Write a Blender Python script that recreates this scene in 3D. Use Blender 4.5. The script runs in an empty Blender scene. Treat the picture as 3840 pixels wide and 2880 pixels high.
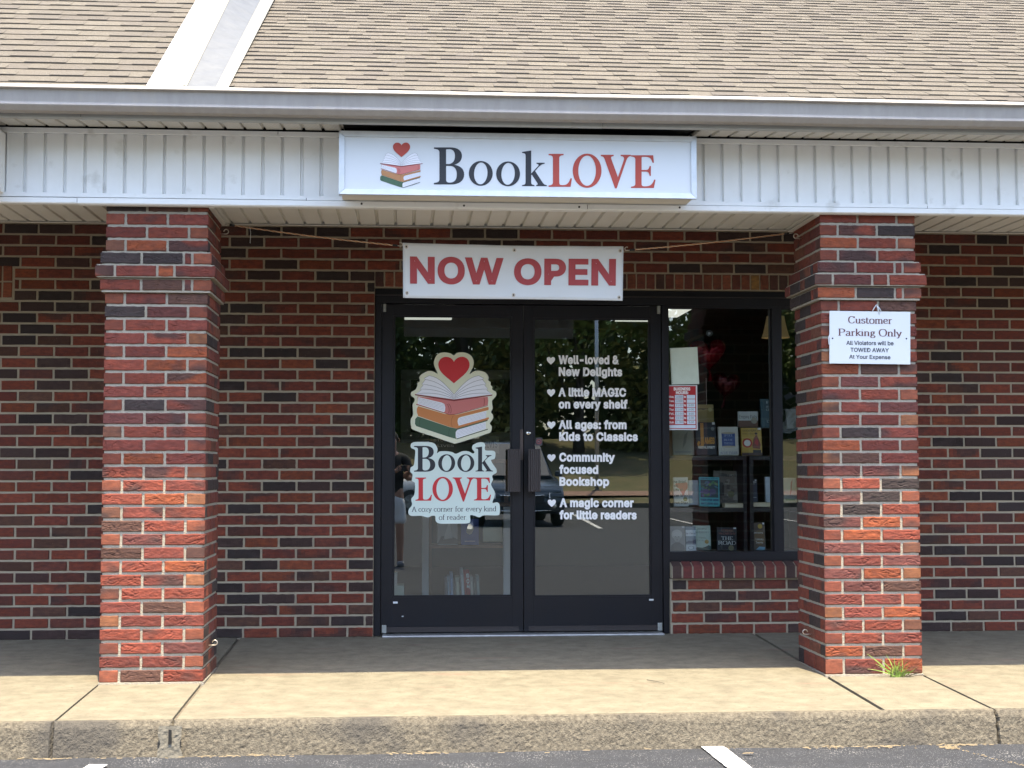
import bpy, bmesh, math, random
import numpy as np
from mathutils import Vector, Matrix, noise
R = math.radians
random.seed(7)
SC = bpy.context.scene
COL = SC.collection

# ------------------------------------------------------------------ camera
F_PX, YAW, PITCH, ROLL = 5393.1, .0731, .0582, -.0007
CAM = Vector((0.0, -9.1734, 1.0912))
cam_data = bpy.data.cameras.new('camera')
cam_data.sensor_width = 36.0
cam_data.lens = F_PX / 3840 * 36.0
cam_data.clip_start = .05
cam_data.clip_end = 600
cam = bpy.data.objects.new('camera', cam_data)
COL.objects.link(cam)
cam.location = CAM
cam.rotation_mode = 'XYZ'
cam.rotation_euler = (Matrix.Rotation(-YAW, 3, 'Z') @ Matrix.Rotation(math.pi/2 + PITCH, 3, 'X') @ Matrix.Rotation(ROLL, 3, 'Z')).to_euler()
SC.camera = cam
# ------------------------------------------------------------------ world, sun, exposure
SUN_EL, SUN_AZ = 74.6, 14.0                 # azimuth measured from the shop's front towards the right
w = bpy.data.worlds.new('World'); SC.world = w; w.use_nodes = True
nt = w.node_tree
sky = nt.nodes.new('ShaderNodeTexSky'); sky.sky_type = 'NISHITA'; sky.sun_disc = False
sky.sun_elevation = R(SUN_EL); sky.sun_rotation = R(180 - SUN_AZ)
sky.altitude = 200; sky.air_density = 1.0; sky.dust_density = 3.0; sky.ozone_density = 1.0
nt.nodes['Background'].inputs[1].default_value = .15
nt.links.new(sky.outputs[0], nt.nodes['Background'].inputs[0])
sd = bpy.data.lights.new('sun', 'SUN'); sd.energy = 3.0; sd.angle = R(.5); sd.color = (1, .86, .62)
sun = bpy.data.objects.new('sun', sd); COL.objects.link(sun)
sv = Vector((math.sin(R(SUN_AZ))*math.cos(R(SUN_EL)), -math.cos(R(SUN_AZ))*math.cos(R(SUN_EL)), math.sin(R(SUN_EL))))
sun.rotation_euler = sv.to_track_quat('Z', 'Y').to_euler()
sun.location = (2, -6, 12)
SC.view_settings.view_transform = 'Standard'
SC.view_settings.look = 'None'
SC.view_settings.gamma = 1
SC.view_settings.exposure = 2.28
SC.render.engine = 'CYCLES'
SC.cycles.use_denoising = True
SC.cycles.max_bounces = 8
SC.cycles.transparent_max_bounces = 12
SC.cycles.sample_clamp_indirect = 6

# ------------------------------------------------------------------ pixel (3840 x 2880) to world
def ray(u, v):
    a, b = u - 1920, v - 1440
    c, s = math.cos(-ROLL), math.sin(-ROLL)
    a, b = c*a - s*b, s*a + c*b
    d = (a/F_PX, 1.0, -b/F_PX)
    c, s = math.cos(PITCH), math.sin(PITCH)
    d = (d[0], c*d[1] - s*d[2], s*d[1] + c*d[2])
    c, s = math.cos(YAW), math.sin(YAW)
    return Vector((c*d[0] + s*d[1], -s*d[0] + c*d[1], d[2]))
def at(u, v, Y):
    d = ray(u, v); return CAM + d*((Y - CAM.y)/d.y)
def atz(u, v, Z):
    d = ray(u, v); return CAM + d*((Z - CAM.z)/d.z)

# ------------------------------------------------------------------ object helpers
def tag(o, label=None, cat=None, group=None, kind=None):
    if label: o['label'] = label
    if cat: o['category'] = cat
    if group: o['group'] = group
    if kind: o['kind'] = kind
    return o
def empty(name, loc=(0, 0, 0), rz=0, label=None, cat=None, group=None):
    o = bpy.data.objects.new(name, None); COL.objects.link(o)
    o.location = loc; o.rotation_euler = (0, 0, rz); o.empty_display_size = .1
    return tag(o, label, cat, group)
def link(name, me, parent=None, loc=None, rot=None):
    o = bpy.data.objects.new(name, me); COL.objects.link(o)
    if loc is not None: o.location = loc
    if rot is not None: o.rotation_euler = rot
    if parent: o.parent = parent
    return o
class MB:
    """collects faces with material slots and colours; build() links them as ONE mesh object"""
    def __init__(s): s.v = []; s.f = []; s.m = []; s.c = []
    def face(s, pts, mi=0, col=(1, 1, 1)):
        n = len(s.v); s.v += [tuple(p) for p in pts]; s.f.append(tuple(range(n, n+len(pts)))); s.m.append(mi); s.c.append(col)
    def idx(s, verts, faces, mi=0, col=(1, 1, 1)):
        n = len(s.v); s.v += [tuple(p) for p in verts]
        for f in faces: s.f.append(tuple(i+n for i in f)); s.m.append(mi); s.c.append(col)
    def box(s, x0, x1, y0, y1, z0, z1, mi=0, col=(1, 1, 1), M=None):
        if x0 > x1: x0, x1 = x1, x0
        if y0 > y1: y0, y1 = y1, y0
        if z0 > z1: z0, z1 = z1, z0
        p = [Vector(q) for q in ((x0,y0,z0),(x1,y0,z0),(x1,y1,z0),(x0,y1,z0),(x0,y0,z1),(x1,y0,z1),(x1,y1,z1),(x0,y1,z1))]
        if M is not None: p = [M @ q for q in p]
        s.idx(p, ((0,3,2,1),(4,5,6,7),(0,1,5,4),(1,2,6,5),(2,3,7,6),(3,0,4,7)), mi, col)
    def bbox(s, x0, x1, y0, y1, z0, z1, b=.004, mi=0, col=(1, 1, 1), M=None):
        """box with chamfered edges"""
        bm = bmesh.new()
        bmesh.ops.create_cube(bm, size=1)
        for v in bm.verts: v.co = Vector(((x0+x1)/2 + v.co.x*(x1-x0), (y0+y1)/2 + v.co.y*(y1-y0), (z0+z1)/2 + v.co.z*(z1-z0)))
        bmesh.ops.bevel(bm, geom=bm.edges[:], offset=b, segments=2, affect='EDGES', profile=.5)
        bmesh.ops.recalc_face_normals(bm, faces=bm.faces[:])
        bm.verts.index_update()
        s.idx([(M @ v.co) if M is not None else v.co.copy() for v in bm.verts], [[v.index for v in f.verts] for f in bm.faces], mi, col)
        bm.free()
    def profile(s, pts, x0, x1, mi=0, col=(1, 1, 1), closed=False, caps=False):
        """extrude a (y, z) profile along X"""
        n = len(pts); V = [(x0, p[0], p[1]) for p in pts] + [(x1, p[0], p[1]) for p in pts]
        F = [(i, (i+1) % n, n+(i+1) % n, n+i) for i in range(n if closed else n-1)]
        if caps: F += [tuple(range(n))[::-1], tuple(range(n, 2*n))]
        s.idx(V, F, mi, col)
    def tube(s, path, r, seg=8, mi=0, col=(1, 1, 1), caps=True):
        path = [Vector(p) for p in path]; rs = r if isinstance(r, (list, tuple)) else [r]*len(path)
        V = []; F = []; up = None
        for i, p in enumerate(path):
            t = (path[min(i+1, len(path)-1)] - path[max(i-1, 0)]).normalized()
            if up is None: up = t.orthogonal().normalized()
            up = (up - t*up.dot(t)); up = up.normalized() if up.length > 1e-6 else t.orthogonal().normalized()
            q = t.cross(up)
            for k in range(seg):
                a = 2*math.pi*k/seg; V.append(p + (up*math.cos(a) + q*math.sin(a))*rs[i])
        for i in range(len(path)-1):
            for k in range(seg):
                F.append((i*seg+k, i*seg+(k+1) % seg, (i+1)*seg+(k+1) % seg, (i+1)*seg+k))
        if caps: F += [tuple(range(seg))[::-1], tuple(range((len(path)-1)*seg, len(path)*seg))]
        s.idx(V, F, mi, col)
    def lathe(s, prof, c=(0, 0, 0), seg=24, axis='Z', mi=0, col=(1, 1, 1), arc=2*math.pi):
        V = []; F = []; n = len(prof)
        for k in range(seg):
            a = arc*k/seg
            for r_, h in prof:
                x, y = r_*math.cos(a), r_*math.sin(a)
                V.append((c[0]+x, c[1]+y, c[2]+h) if axis == 'Z' else ((c[0]+x, c[1]+h, c[2]+y) if axis == 'Y' else (c[0]+h, c[1]+x, c[2]+y)))
        for k in range(seg):
            for i in range(n-1):
                F.append((k*n+i, ((k+1) % seg)*n+i, ((k+1) % seg)*n+i+1, k*n+i+1))
        s.idx(V, F, mi, col)
    def build(s, name, mats, parent=None, smooth=False, loc=None, rot=None):
        me = bpy.data.meshes.new(name)
        me.from_pydata([tuple(p) for p in s.v], [], s.f)
        mats = mats if isinstance(mats, (list, tuple)) else [mats]
        for m in mats: me.materials.append(m)
        me.polygons.foreach_set('material_index', s.m)
        if any(c != (1, 1, 1) for c in s.c):
            at_ = me.color_attributes.new('col', 'FLOAT_COLOR', 'CORNER')
            arr = np.ones((len(me.loops), 4), dtype=np.float32); k = 0
            for f, c in zip(s.f, s.c): arr[k:k+len(f), :3] = c; k += len(f)
            at_.data.foreach_set('color', arr.ravel())
        if smooth: me.polygons.foreach_set('use_smooth', [True]*len(s.f))
        me.update()
        return link(name, me, parent, loc, rot)

# ------------------------------------------------------------------ materials
MATS = {}
def mat(name, base=(.5, .5, .5), rough=.6, metal=0, spec=.5, emit=None, estr=1.0, var=None, vscale=8, bump=None, bscale=60, attr=False, stretch=None, dirt=None):
    """procedural principled; var = (colour2, amount) noise blend; bump = strength; attr multiplies by the mesh colour"""
    m = bpy.data.materials.new(name); m.use_nodes = True; t = m.node_tree; N = t.nodes; L = t.links
    b = N['Principled BSDF']
    b.inputs['Base Color'].default_value = (*base, 1); b.inputs['Roughness'].default_value = rough
    b.inputs['Metallic'].default_value = metal; b.inputs['Specular IOR Level'].default_value = spec
    tc = N.new('ShaderNodeTexCoord'); mp = N.new('ShaderNodeMapping'); L.new(tc.outputs['Object'], mp.inputs[0])
    if stretch: mp.inputs['Scale'].default_value = stretch
    cur = None
    if attr:
        a = N.new('ShaderNodeAttribute'); a.attribute_name = 'col'; cur = a.outputs['Color']
    if var:
        n = N.new('ShaderNodeTexNoise'); n.inputs['Scale'].default_value = vscale; n.inputs['Detail'].default_value = 6; n.inputs['Roughness'].default_value = .65
        L.new(mp.outputs[0], n.inputs[0])
        rr = N.new('ShaderNodeValToRGB'); rr.color_ramp.elements[0].position = .35; rr.color_ramp.elements[1].position = .68
        L.new(n.outputs[0], rr.inputs[0])
        mu = N.new('ShaderNodeMath'); mu.operation = 'MULTIPLY'; mu.inputs[1].default_value = var[1]; L.new(rr.outputs[0], mu.inputs[0])
        mx = N.new('ShaderNodeMix'); mx.data_type = 'RGBA'; mx.inputs[7].default_value = (*var[0], 1)
        L.new(mu.outputs[0], mx.inputs[0])
        if cur: L.new(cur, mx.inputs[6])
        else: mx.inputs[6].default_value = (*base, 1)
        cur = mx.outputs[2]
    if dirt:                                   # (colour, amount, scale, threshold): sparse stains with their own outline
        n = N.new('ShaderNodeTexNoise'); n.inputs['Scale'].default_value = dirt[2]; n.inputs['Detail'].default_value = 8
        L.new(tc.outputs['Object'], n.inputs[0])
        rr = N.new('ShaderNodeValToRGB'); rr.color_ramp.elements[0].position = dirt[3]; rr.color_ramp.elements[1].position = min(1, dirt[3]+.12)
        L.new(n.outputs[0], rr.inputs[0])
        mu = N.new('ShaderNodeMath'); mu.operation = 'MULTIPLY'; mu.inputs[1].default_value = dirt[1]; L.new(rr.outputs[0], mu.inputs[0])
        mx = N.new('ShaderNodeMix'); mx.data_type = 'RGBA'; mx.inputs[7].default_value = (*dirt[0], 1)
        L.new(mu.outputs[0], mx.inputs[0])
        if cur: L.new(cur, mx.inputs[6])
        else: mx.inputs[6].default_value = (*base, 1)
        cur = mx.outputs[2]
    if cur: L.new(cur, b.inputs['Base Color'])
    if bump:
        n = N.new('ShaderNodeTexNoise'); n.inputs['Scale'].default_value = bscale; n.inputs['Detail'].default_value = 5
        L.new(mp.outputs[0], n.inputs[0])
        bp = N.new('ShaderNodeBump'); bp.inputs['Strength'].default_value = bump; bp.inputs['Distance'].default_value = .01
        L.new(n.outputs[0], bp.inputs['Height']); L.new(bp.outputs[0], b.inputs['Normal'])
    if emit:
        b.inputs['Emission Color'].default_value = (*emit, 1); b.inputs['Emission Strength'].default_value = estr
    MATS[name] = m
    return m
def glass_mat(name, tint, refl, rough=0.0):
    m = bpy.data.materials.new(name); m.use_nodes = True; t = m.node_tree; N = t.nodes; L = t.links
    N.remove(N['Principled BSDF'])
    tr = N.new('ShaderNodeBsdfTransparent'); tr.inputs[0].default_value = (*tint, 1)
    gl = N.new('ShaderNodeBsdfGlossy'); gl.inputs['Roughness'].default_value = rough; gl.inputs[0].default_value = (.95, 1, .97, 1)
    lw = N.new('ShaderNodeFresnel'); lw.inputs[0].default_value = 1.5
    ad = N.new('ShaderNodeMath'); ad.operation = 'ADD'; ad.use_clamp = True; ad.inputs[1].default_value = refl; L.new(lw.outputs[0], ad.inputs[0])
    mx = N.new('ShaderNodeMixShader'); L.new(ad.outputs[0], mx.inputs[0]); L.new(tr.outputs[0], mx.inputs[1]); L.new(gl.outputs[0], mx.inputs[2])
    L.new(mx.outputs[0], N['Material Output'].inputs[0])
    return m

M_brick = mat('brick', attr=True, rough=.9, spec=.25, var=((.045, .025, .025), .6), vscale=24, stretch=(1, 1, 2.6), bump=.7, bscale=90, dirt=((.30, .20, .15), .35, 60, .66))
M_brick_rough = mat('rough_faced_brick', attr=True, rough=.9, spec=.25, var=((.06, .035, .035), .4), vscale=22, stretch=(1, 1, 3), bump=.35, bscale=140)
M_mortar = mat('mortar', (.37, .315, .23), .95, spec=.2, var=((.30, .26, .20), .6), vscale=14, bump=.6, bscale=160)
M_mortar_light = mat('pale_mortar', (.36, .325, .26), .95, spec=.2, var=((.27, .24, .19), .5), vscale=14, bump=.6, bscale=160)
M_white = mat('white_aluminium', (.80, .81, .80), .45, spec=.35, var=((.70, .70, .67), .4), vscale=5, dirt=((.45, .44, .39), .45, 9, .62))
M_soffit = mat('soffit_vinyl', (.66, .64, .58), .5, spec=.35, var=((.58, .55, .48), .4), vscale=6)
M_gutter = mat('gutter_metal', (.375, .35, .32), .6, spec=.2, var=((.29, .27, .25), .6), vscale=18, stretch=(1, 1, .12), dirt=((.42, .36, .28), .4, 7, .6))
M_subfascia = mat('sub_fascia_metal', (.36, .375, .365), .5, var=((.28, .28, .27), .5), vscale=7, dirt=((.25, .24, .22), .5, 11, .63))
M_shingle = mat('shingle_granules', attr=True, rough=.95, spec=.15, var=((.095, .083, .068), .5), vscale=70, bump=.8, bscale=420)
M_capwhite = mat('parapet_cap', (.40, .405, .405), .4, var=((.31, .315, .315), .6), vscale=3)
M_capshade = mat('parapet_side', (.074, .079, .082), .55, var=((.105, .11, .11), .7), vscale=10, stretch=(1.6, 1.6, .1))  # streaked grey, darkened to put the side's shade into the colour
M_flash = mat('cream_flashing', (.21, .20, .16), .5)
M_bronze = mat('dark_bronze_aluminium', (.0065, .007, .0105), .45, spec=.30, var=((.011, .009, .010), .6), vscale=3, bump=.02, bscale=300)
M_bronze2 = mat('worn_bronze_aluminium', (.028, .021, .020), .45, spec=.5, var=((.02, .018, .02), .5), vscale=20)
M_handle = mat('ribbed_bronze', (.035, .026, .025), .42, spec=.5)
M_steel = mat('pivot_steel', (.34, .36, .34), .5, metal=.5, spec=.5, var=((.2, .2, .18), .5), vscale=30)
M_chrome = mat('chrome', (.75, .75, .75), .18, metal=1)
M_glass = glass_mat('door_glass', (.76, .81, .79), .13)
M_glass2 = glass_mat('window_glass', (.93, .97, .95), .09)
M_conc = mat('walkway_concrete', (.180, .164, .122), .9, spec=.2, var=((.114, .102, .076), .85), vscale=9, stretch=(1, 1.15, 1), bump=.35, bscale=150, dirt=((.10, .085, .066), .5, 42, .58))
M_curb = mat('exposed_aggregate', (.150, .132, .100), .95, spec=.2, var=((.042, .037, .030), .85), vscale=60, bump=.6, bscale=160, dirt=((.055, .052, .048), .7, 2.2, .52))
M_joint = mat('joint_filler', (.085, .075, .06), .95, var=((.20, .17, .12), .5), vscale=25, bump=.5, bscale=80)
M_patch = mat('grey_mortar_patch', (.140, .128, .102), .95, var=((.072, .068, .056), .7), vscale=30, bump=.6, bscale=70)
M_asph = mat('asphalt', (.036, .039, .046), .9, spec=.25, var=((.024, .026, .030), .7), vscale=18, bump=.9, bscale=150)
M_paint = mat('road_paint', (.50, .51, .51), .8, var=((.28, .285, .29), .5), vscale=16, dirt=((.09, .09, .095), .85, 20, .53))
def asphalt_specks(m):
    t = m.node_tree; N = t.nodes; L = t.links; b = N['Principled BSDF']
    src = b.inputs['Base Color'].links[0].from_socket
    vo = N.new('ShaderNodeTexVoronoi'); vo.inputs['Scale'].default_value = 95
    tc = N.new('ShaderNodeTexCoord'); L.new(tc.outputs['Object'], vo.inputs[0])
    n = N.new('ShaderNodeTexNoise'); n.inputs['Scale'].default_value = 5; L.new(tc.outputs['Object'], n.inputs[0])
    su = N.new('ShaderNodeMath'); su.operation = 'MULTIPLY_ADD'; su.inputs[1].default_value = .55; su.inputs[2].default_value = -.10; L.new(n.outputs[0], su.inputs[0])
    lt = N.new('ShaderNodeMath'); lt.operation = 'LESS_THAN'; L.new(vo.outputs['Distance'], lt.inputs[0]); L.new(su.outputs[0], lt.inputs[1])
    mx = N.new('ShaderNodeMix'); mx.data_type = 'RGBA'; mx.inputs[7].default_value = (.25, .25, .25, 1)
    L.new(lt.outputs[0], mx.inputs[0]); L.new(src, mx.inputs[6]); L.new(mx.outputs[2], b.inputs['Base Color'])
asphalt_specks(M_asph)
def flat(name, c, rough=.55, **k): return mat(name, c, rough, **k)
M_signface = mat('sign_acrylic', (.66, .685, .70), .35, var=((.62, .645, .66), .6), vscale=2)
M_alu = mat('brushed_aluminium_frame', (.62, .65, .67), .42, metal=.35, var=((.48, .51, .54), .6), vscale=14, stretch=(1, 1, 1))
M_cab = flat('sign_cabinet_cream', (.66, .62, .54), .5)
M_ink = flat('ink_charcoal', (.018, .020, .026))
M_red = flat('ink_brick_red', (.42, .055, .035))
M_red2 = flat('ink_bright_red', (.56, .022, .028))
M_banred = flat('banner_red', (.36, .040, .042), .5)
M_vinyl = mat('banner_vinyl', (.80, .82, .83), .42, var=((.74, .76, .78), .5), vscale=3)
def translucent(m, k):
    t = m.node_tree; N = t.nodes; L = t.links; b = N['Principled BSDF']; o = N['Material Output']
    tr = N.new('ShaderNodeBsdfTranslucent'); tr.inputs[0].default_value = (.8, .8, .76, 1); mx = N.new('ShaderNodeMixShader'); mx.inputs[0].default_value = k
    L.new(b.outputs[0], mx.inputs[1]); L.new(tr.outputs[0], mx.inputs[2]); L.new(mx.outputs[0], o.inputs[0])
translucent(M_vinyl, .22)
M_cream = flat('sticker_cream', (.70, .70, .52))
M_mint = flat('sticker_mint', (.66, .76, .70))
M_pinkbk = flat('ink_rose', (.56, .17, .15))
M_dkred = flat('ink_oxblood', (.20, .02, .022))
M_orange = flat('ink_orange', (.55, .20, .055))
M_orange2 = flat('ink_tan_orange', (.42, .20, .08))
M_green = flat('ink_green', (.055, .115, .062))
M_page = flat('ink_page_white', (.80, .80, .84))
M_grey = flat('ink_grey', (.24, .24, .26))
M_dkgreen = flat('ink_dark_green', (.025, .05, .03))
M_dkorange = flat('ink_dark_orange', (.30, .09, .025))
M_lettwhite = flat('white_vinyl_letters', (.88, .88, .88), .6)
M_black = flat('black_ink', (.012, .012, .014))
M_maroonink = flat('maroon_ink', (.095, .022, .026))
M_navyink = flat('navy_ink', (.012, .018, .035))
M_plastic = flat('white_plastic_sign', (.60, .63, .65), .4)
M_paper = mat('notebook_paper', (.64, .74, .66), .7, var=((.56, .66, .57), .6), vscale=22, bump=.15, bscale=30)
M_hours = flat('hours_red', (.42, .012, .016), .4)
M_pale = flat('pale_blue_box', (.62, .72, .82), .5)
M_rope = flat('bungee_orange', (.40, .17, .07), .6)
M_rope2 = flat('bungee_white', (.62, .50, .36), .6)
M_brass = flat('hook_steel', (.62, .56, .48), .35, metal=.7)
M_hole_shade = flat('hole_and_shade_black', (.004, .004, .004), .9)  # flat black for holes, the attic blocker and the shade painted above the sign
M_grass = mat('tuft_green', (.13, .22, .03), .6, var=((.30, .38, .07), .7), vscale=40)
M_straw = mat('dry_straw', (.19, .15, .09), .9, var=((.11, .085, .05), .7), vscale=60)

# ------------------------------------------------------------------ flat lettering and artwork on vertical planes
def svg(path, n=8):
    """tiny SVG path reader (M L C Z): list of polylines"""
    tok = path.replace(',', ' ').split(); i = 0; out = []; cur = []; cmd = None
    def num():
        nonlocal i; i += 1; return float(tok[i-1])
    while i < len(tok):
        if tok[i].isalpha(): cmd = tok[i]; i += 1
        if cmd == 'M':
            if cur: out.append(cur)
            cur = [(num(), num())]; cmd = 'L'
        elif cmd == 'L': cur.append((num(), num()))
        elif cmd == 'C':
            p0 = cur[-1]; a = (num(), num()); b = (num(), num()); c = (num(), num())
            for k in range(1, n+1):
                t = k/n; q = 1-t
                cur.append(tuple(q**3*p0[d] + 3*q*q*t*a[d] + 3*q*t*t*b[d] + t**3*c[d] for d in (0, 1)))
        elif cmd == 'Z':
            out.append(cur); cur = []
    if cur: out.append(cur)
    return out
def catmull(pts, n=5):
    out = []; L = len(pts)
    for i in range(L):
        p = [Vector(pts[(i+k-1) % L]) for k in range(4)]
        for k in range(n):
            t = k/n
            out.append(tuple(.5*(2*p[1] + (p[2]-p[0])*t + (2*p[0]-5*p[1]+4*p[2]-p[3])*t*t + (3*p[1]-p[0]-3*p[2]+p[3])*t**3)))
    return out
def ell(cx, cy, rx, ry, n=36, rot=0):
    return [(cx + rx*math.cos(a)*math.cos(rot) - ry*math.sin(a)*math.sin(rot), cy + rx*math.cos(a)*math.sin(rot) + ry*math.sin(a)*math.cos(rot)) for a in (2*math.pi*k/n for k in range(n))]
def fill_mesh(polys):
    """2-D polygons (with holes by even-odd) to (verts, faces)"""
    cu = bpy.data.curves.new('outline', 'CURVE'); cu.dimensions = '2D'; cu.fill_mode = 'FRONT'
    for p in polys:
        if len(p) > 1 and (Vector(p[0])-Vector(p[-1])).length < 1e-6: p = p[:-1]
        s = cu.splines.new('POLY'); s.points.add(len(p)-1); s.use_cyclic_u = True
        for q, c in zip(s.points, p): q.co = (c[0], c[1], 0, 1)
    o = bpy.data.objects.new('outline', cu); COL.objects.link(o)
    me = bpy.data.meshes.new_from_object(o.evaluated_get(bpy.context.evaluated_depsgraph_get()))
    V = [tuple(v.co) for v in me.vertices]; F = [tuple(p.vertices) for p in me.polygons]
    bpy.data.objects.remove(o); bpy.data.curves.remove(cu); bpy.data.meshes.remove(me)
    return V, F
class Art:
    """flat artwork on a plane: map(x, y) gives the world point, layers step out by dz towards -Y (or along nrm)"""
    def __init__(s, mapf, nrm=(0, -1, 0), step=.0005): s.map = mapf; s.n = Vector(nrm); s.step = step; s.mb = MB(); s.mats = []
    def mi(s, m):
        if m not in s.mats: s.mats.append(m)
        return s.mats.index(m)
    def poly(s, polys, m, layer=0):
        if polys and not isinstance(polys[0][0], (tuple, list, Vector)): polys = [polys]
        V, F = fill_mesh(polys)
        W = [s.map(v[0], v[1]) + s.n*(s.step*layer) for v in V]
        # face the viewer
        F2 = []
        for f in F:
            a, b, c = (W[f[k]] for k in range(3)); nn = (b-a).cross(c-a)
            F2.append(f if nn.dot(s.n) >= 0 else f[::-1])
        s.mb.idx(W, F2, s.mi(m))
    def stroke(s, pts, wdt, m, layer=0):
        """thin ribbon"""
        P = [Vector(p) for p in pts]; A = []; B = []
        for i, p in enumerate(P):
            t = (P[min(i+1, len(P)-1)] - P[max(i-1, 0)])
            if t.length < 1e-9: t = Vector((1, 0))
            t.normalize(); nn = Vector((-t.y, t.x))*wdt/2; A.append(p+nn); B.append(p-nn)
        W = [s.map(q.x, q.y) + s.n*(s.step*layer) for q in A+B]; n = len(P)
        for i in range(n-1):
            f = (i, i+1, n+i+1, n+i); a, b, c = W[f[0]], W[f[1]], W[f[2]]
            s.mb.idx([W[k] for k in (f if (b-a).cross(c-a).dot(s.n) >= 0 else f[::-1])], [(0, 1, 2, 3)], s.mi(m))
    def build(s, name, parent=None): return s.mb.build(name, s.mats, parent)

FONT = None
import os
fp = os.path.join(bpy.utils.resource_path('LOCAL'), 'datafiles', 'fonts', 'Inter.woff2')
try: FONT = bpy.data.fonts.load(fp)           # the typeface that ships inside Blender
except Exception: FONT = None
_tc = {}
def text_polys(txt, bold=0.0, space=1.0):
    """verts (x 0..1, y in cap heights, relief 0..1) and faces of a line of sans lettering; bold swells the outline"""
    key = (txt, bold, space)
    if key in _tc: return _tc[key]
    def mk(t, b):
        cu = bpy.data.curves.new('lettering', 'FONT'); cu.body = t; cu.size = 1; cu.fill_mode = 'FRONT' if not b else 'BOTH'; cu.resolution_u = 3; cu.space_character = space
        if FONT: cu.font = FONT
        if b: cu.bevel_depth = b*.727; cu.bevel_resolution = 0; cu.extrude = 0
        o = bpy.data.objects.new('lettering', cu); COL.objects.link(o)
        me = bpy.data.meshes.new_from_object(o.evaluated_get(bpy.context.evaluated_depsgraph_get()))
        V = [tuple(v.co) for v in me.vertices]; F = [tuple(p.vertices) for p in me.polygons]
        if b: F = [f for f in F if all(V[i][2] > -1e-5 for i in f)]          # keep the front half only
        bpy.data.objects.remove(o); bpy.data.curves.remove(cu); bpy.data.meshes.remove(me)
        return V, F
    if 'H' not in _tc:
        V, F = mk('H', 0); _tc['H'] = max(v[1] for v in V)
    cap = _tc['H']
    V, F = mk(txt, bold)
    used = sorted({i for f in F for i in f}); ix = {i: k for k, i in enumerate(used)}
    V = [V[i] for i in used]; F = [tuple(ix[i] for i in f) for f in F]
    x0 = min(v[0] for v in V); x1 = max(v[0] for v in V); bb = bold*.727; zm = max(v[2] for v in V) or 1
    _tc[key] = ([((v[0]-x0)/(x1-x0), (v[1]+bb)/(cap+2*bb), v[2]/zm if bold else 0) for v in V], F)
    return _tc[key]
def put_text(art, txt, x0, x1, ybase, cap, m, bold=.0, layer=1, slope=0.0, up=-1, space=1.0):
    """fit a line between x0 and x1 with its baseline at ybase and capital height cap (art units, y down when up=-1)"""
    V, F = text_polys(txt, bold, space)
    W = [art.map(x0 + v[0]*(x1-x0), ybase + slope*v[0] + up*v[1]*cap) + art.n*(art.step*layer + v[2]*.00006) for v in V]
    F2 = []
    for f in F:
        a, b, c = (W[f[k]] for k in range(3)); F2.append(f if (b-a).cross(c-a).dot(art.n) >= 0 else f[::-1])
    art.mb.idx(W, F2, art.mi(m))

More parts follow.
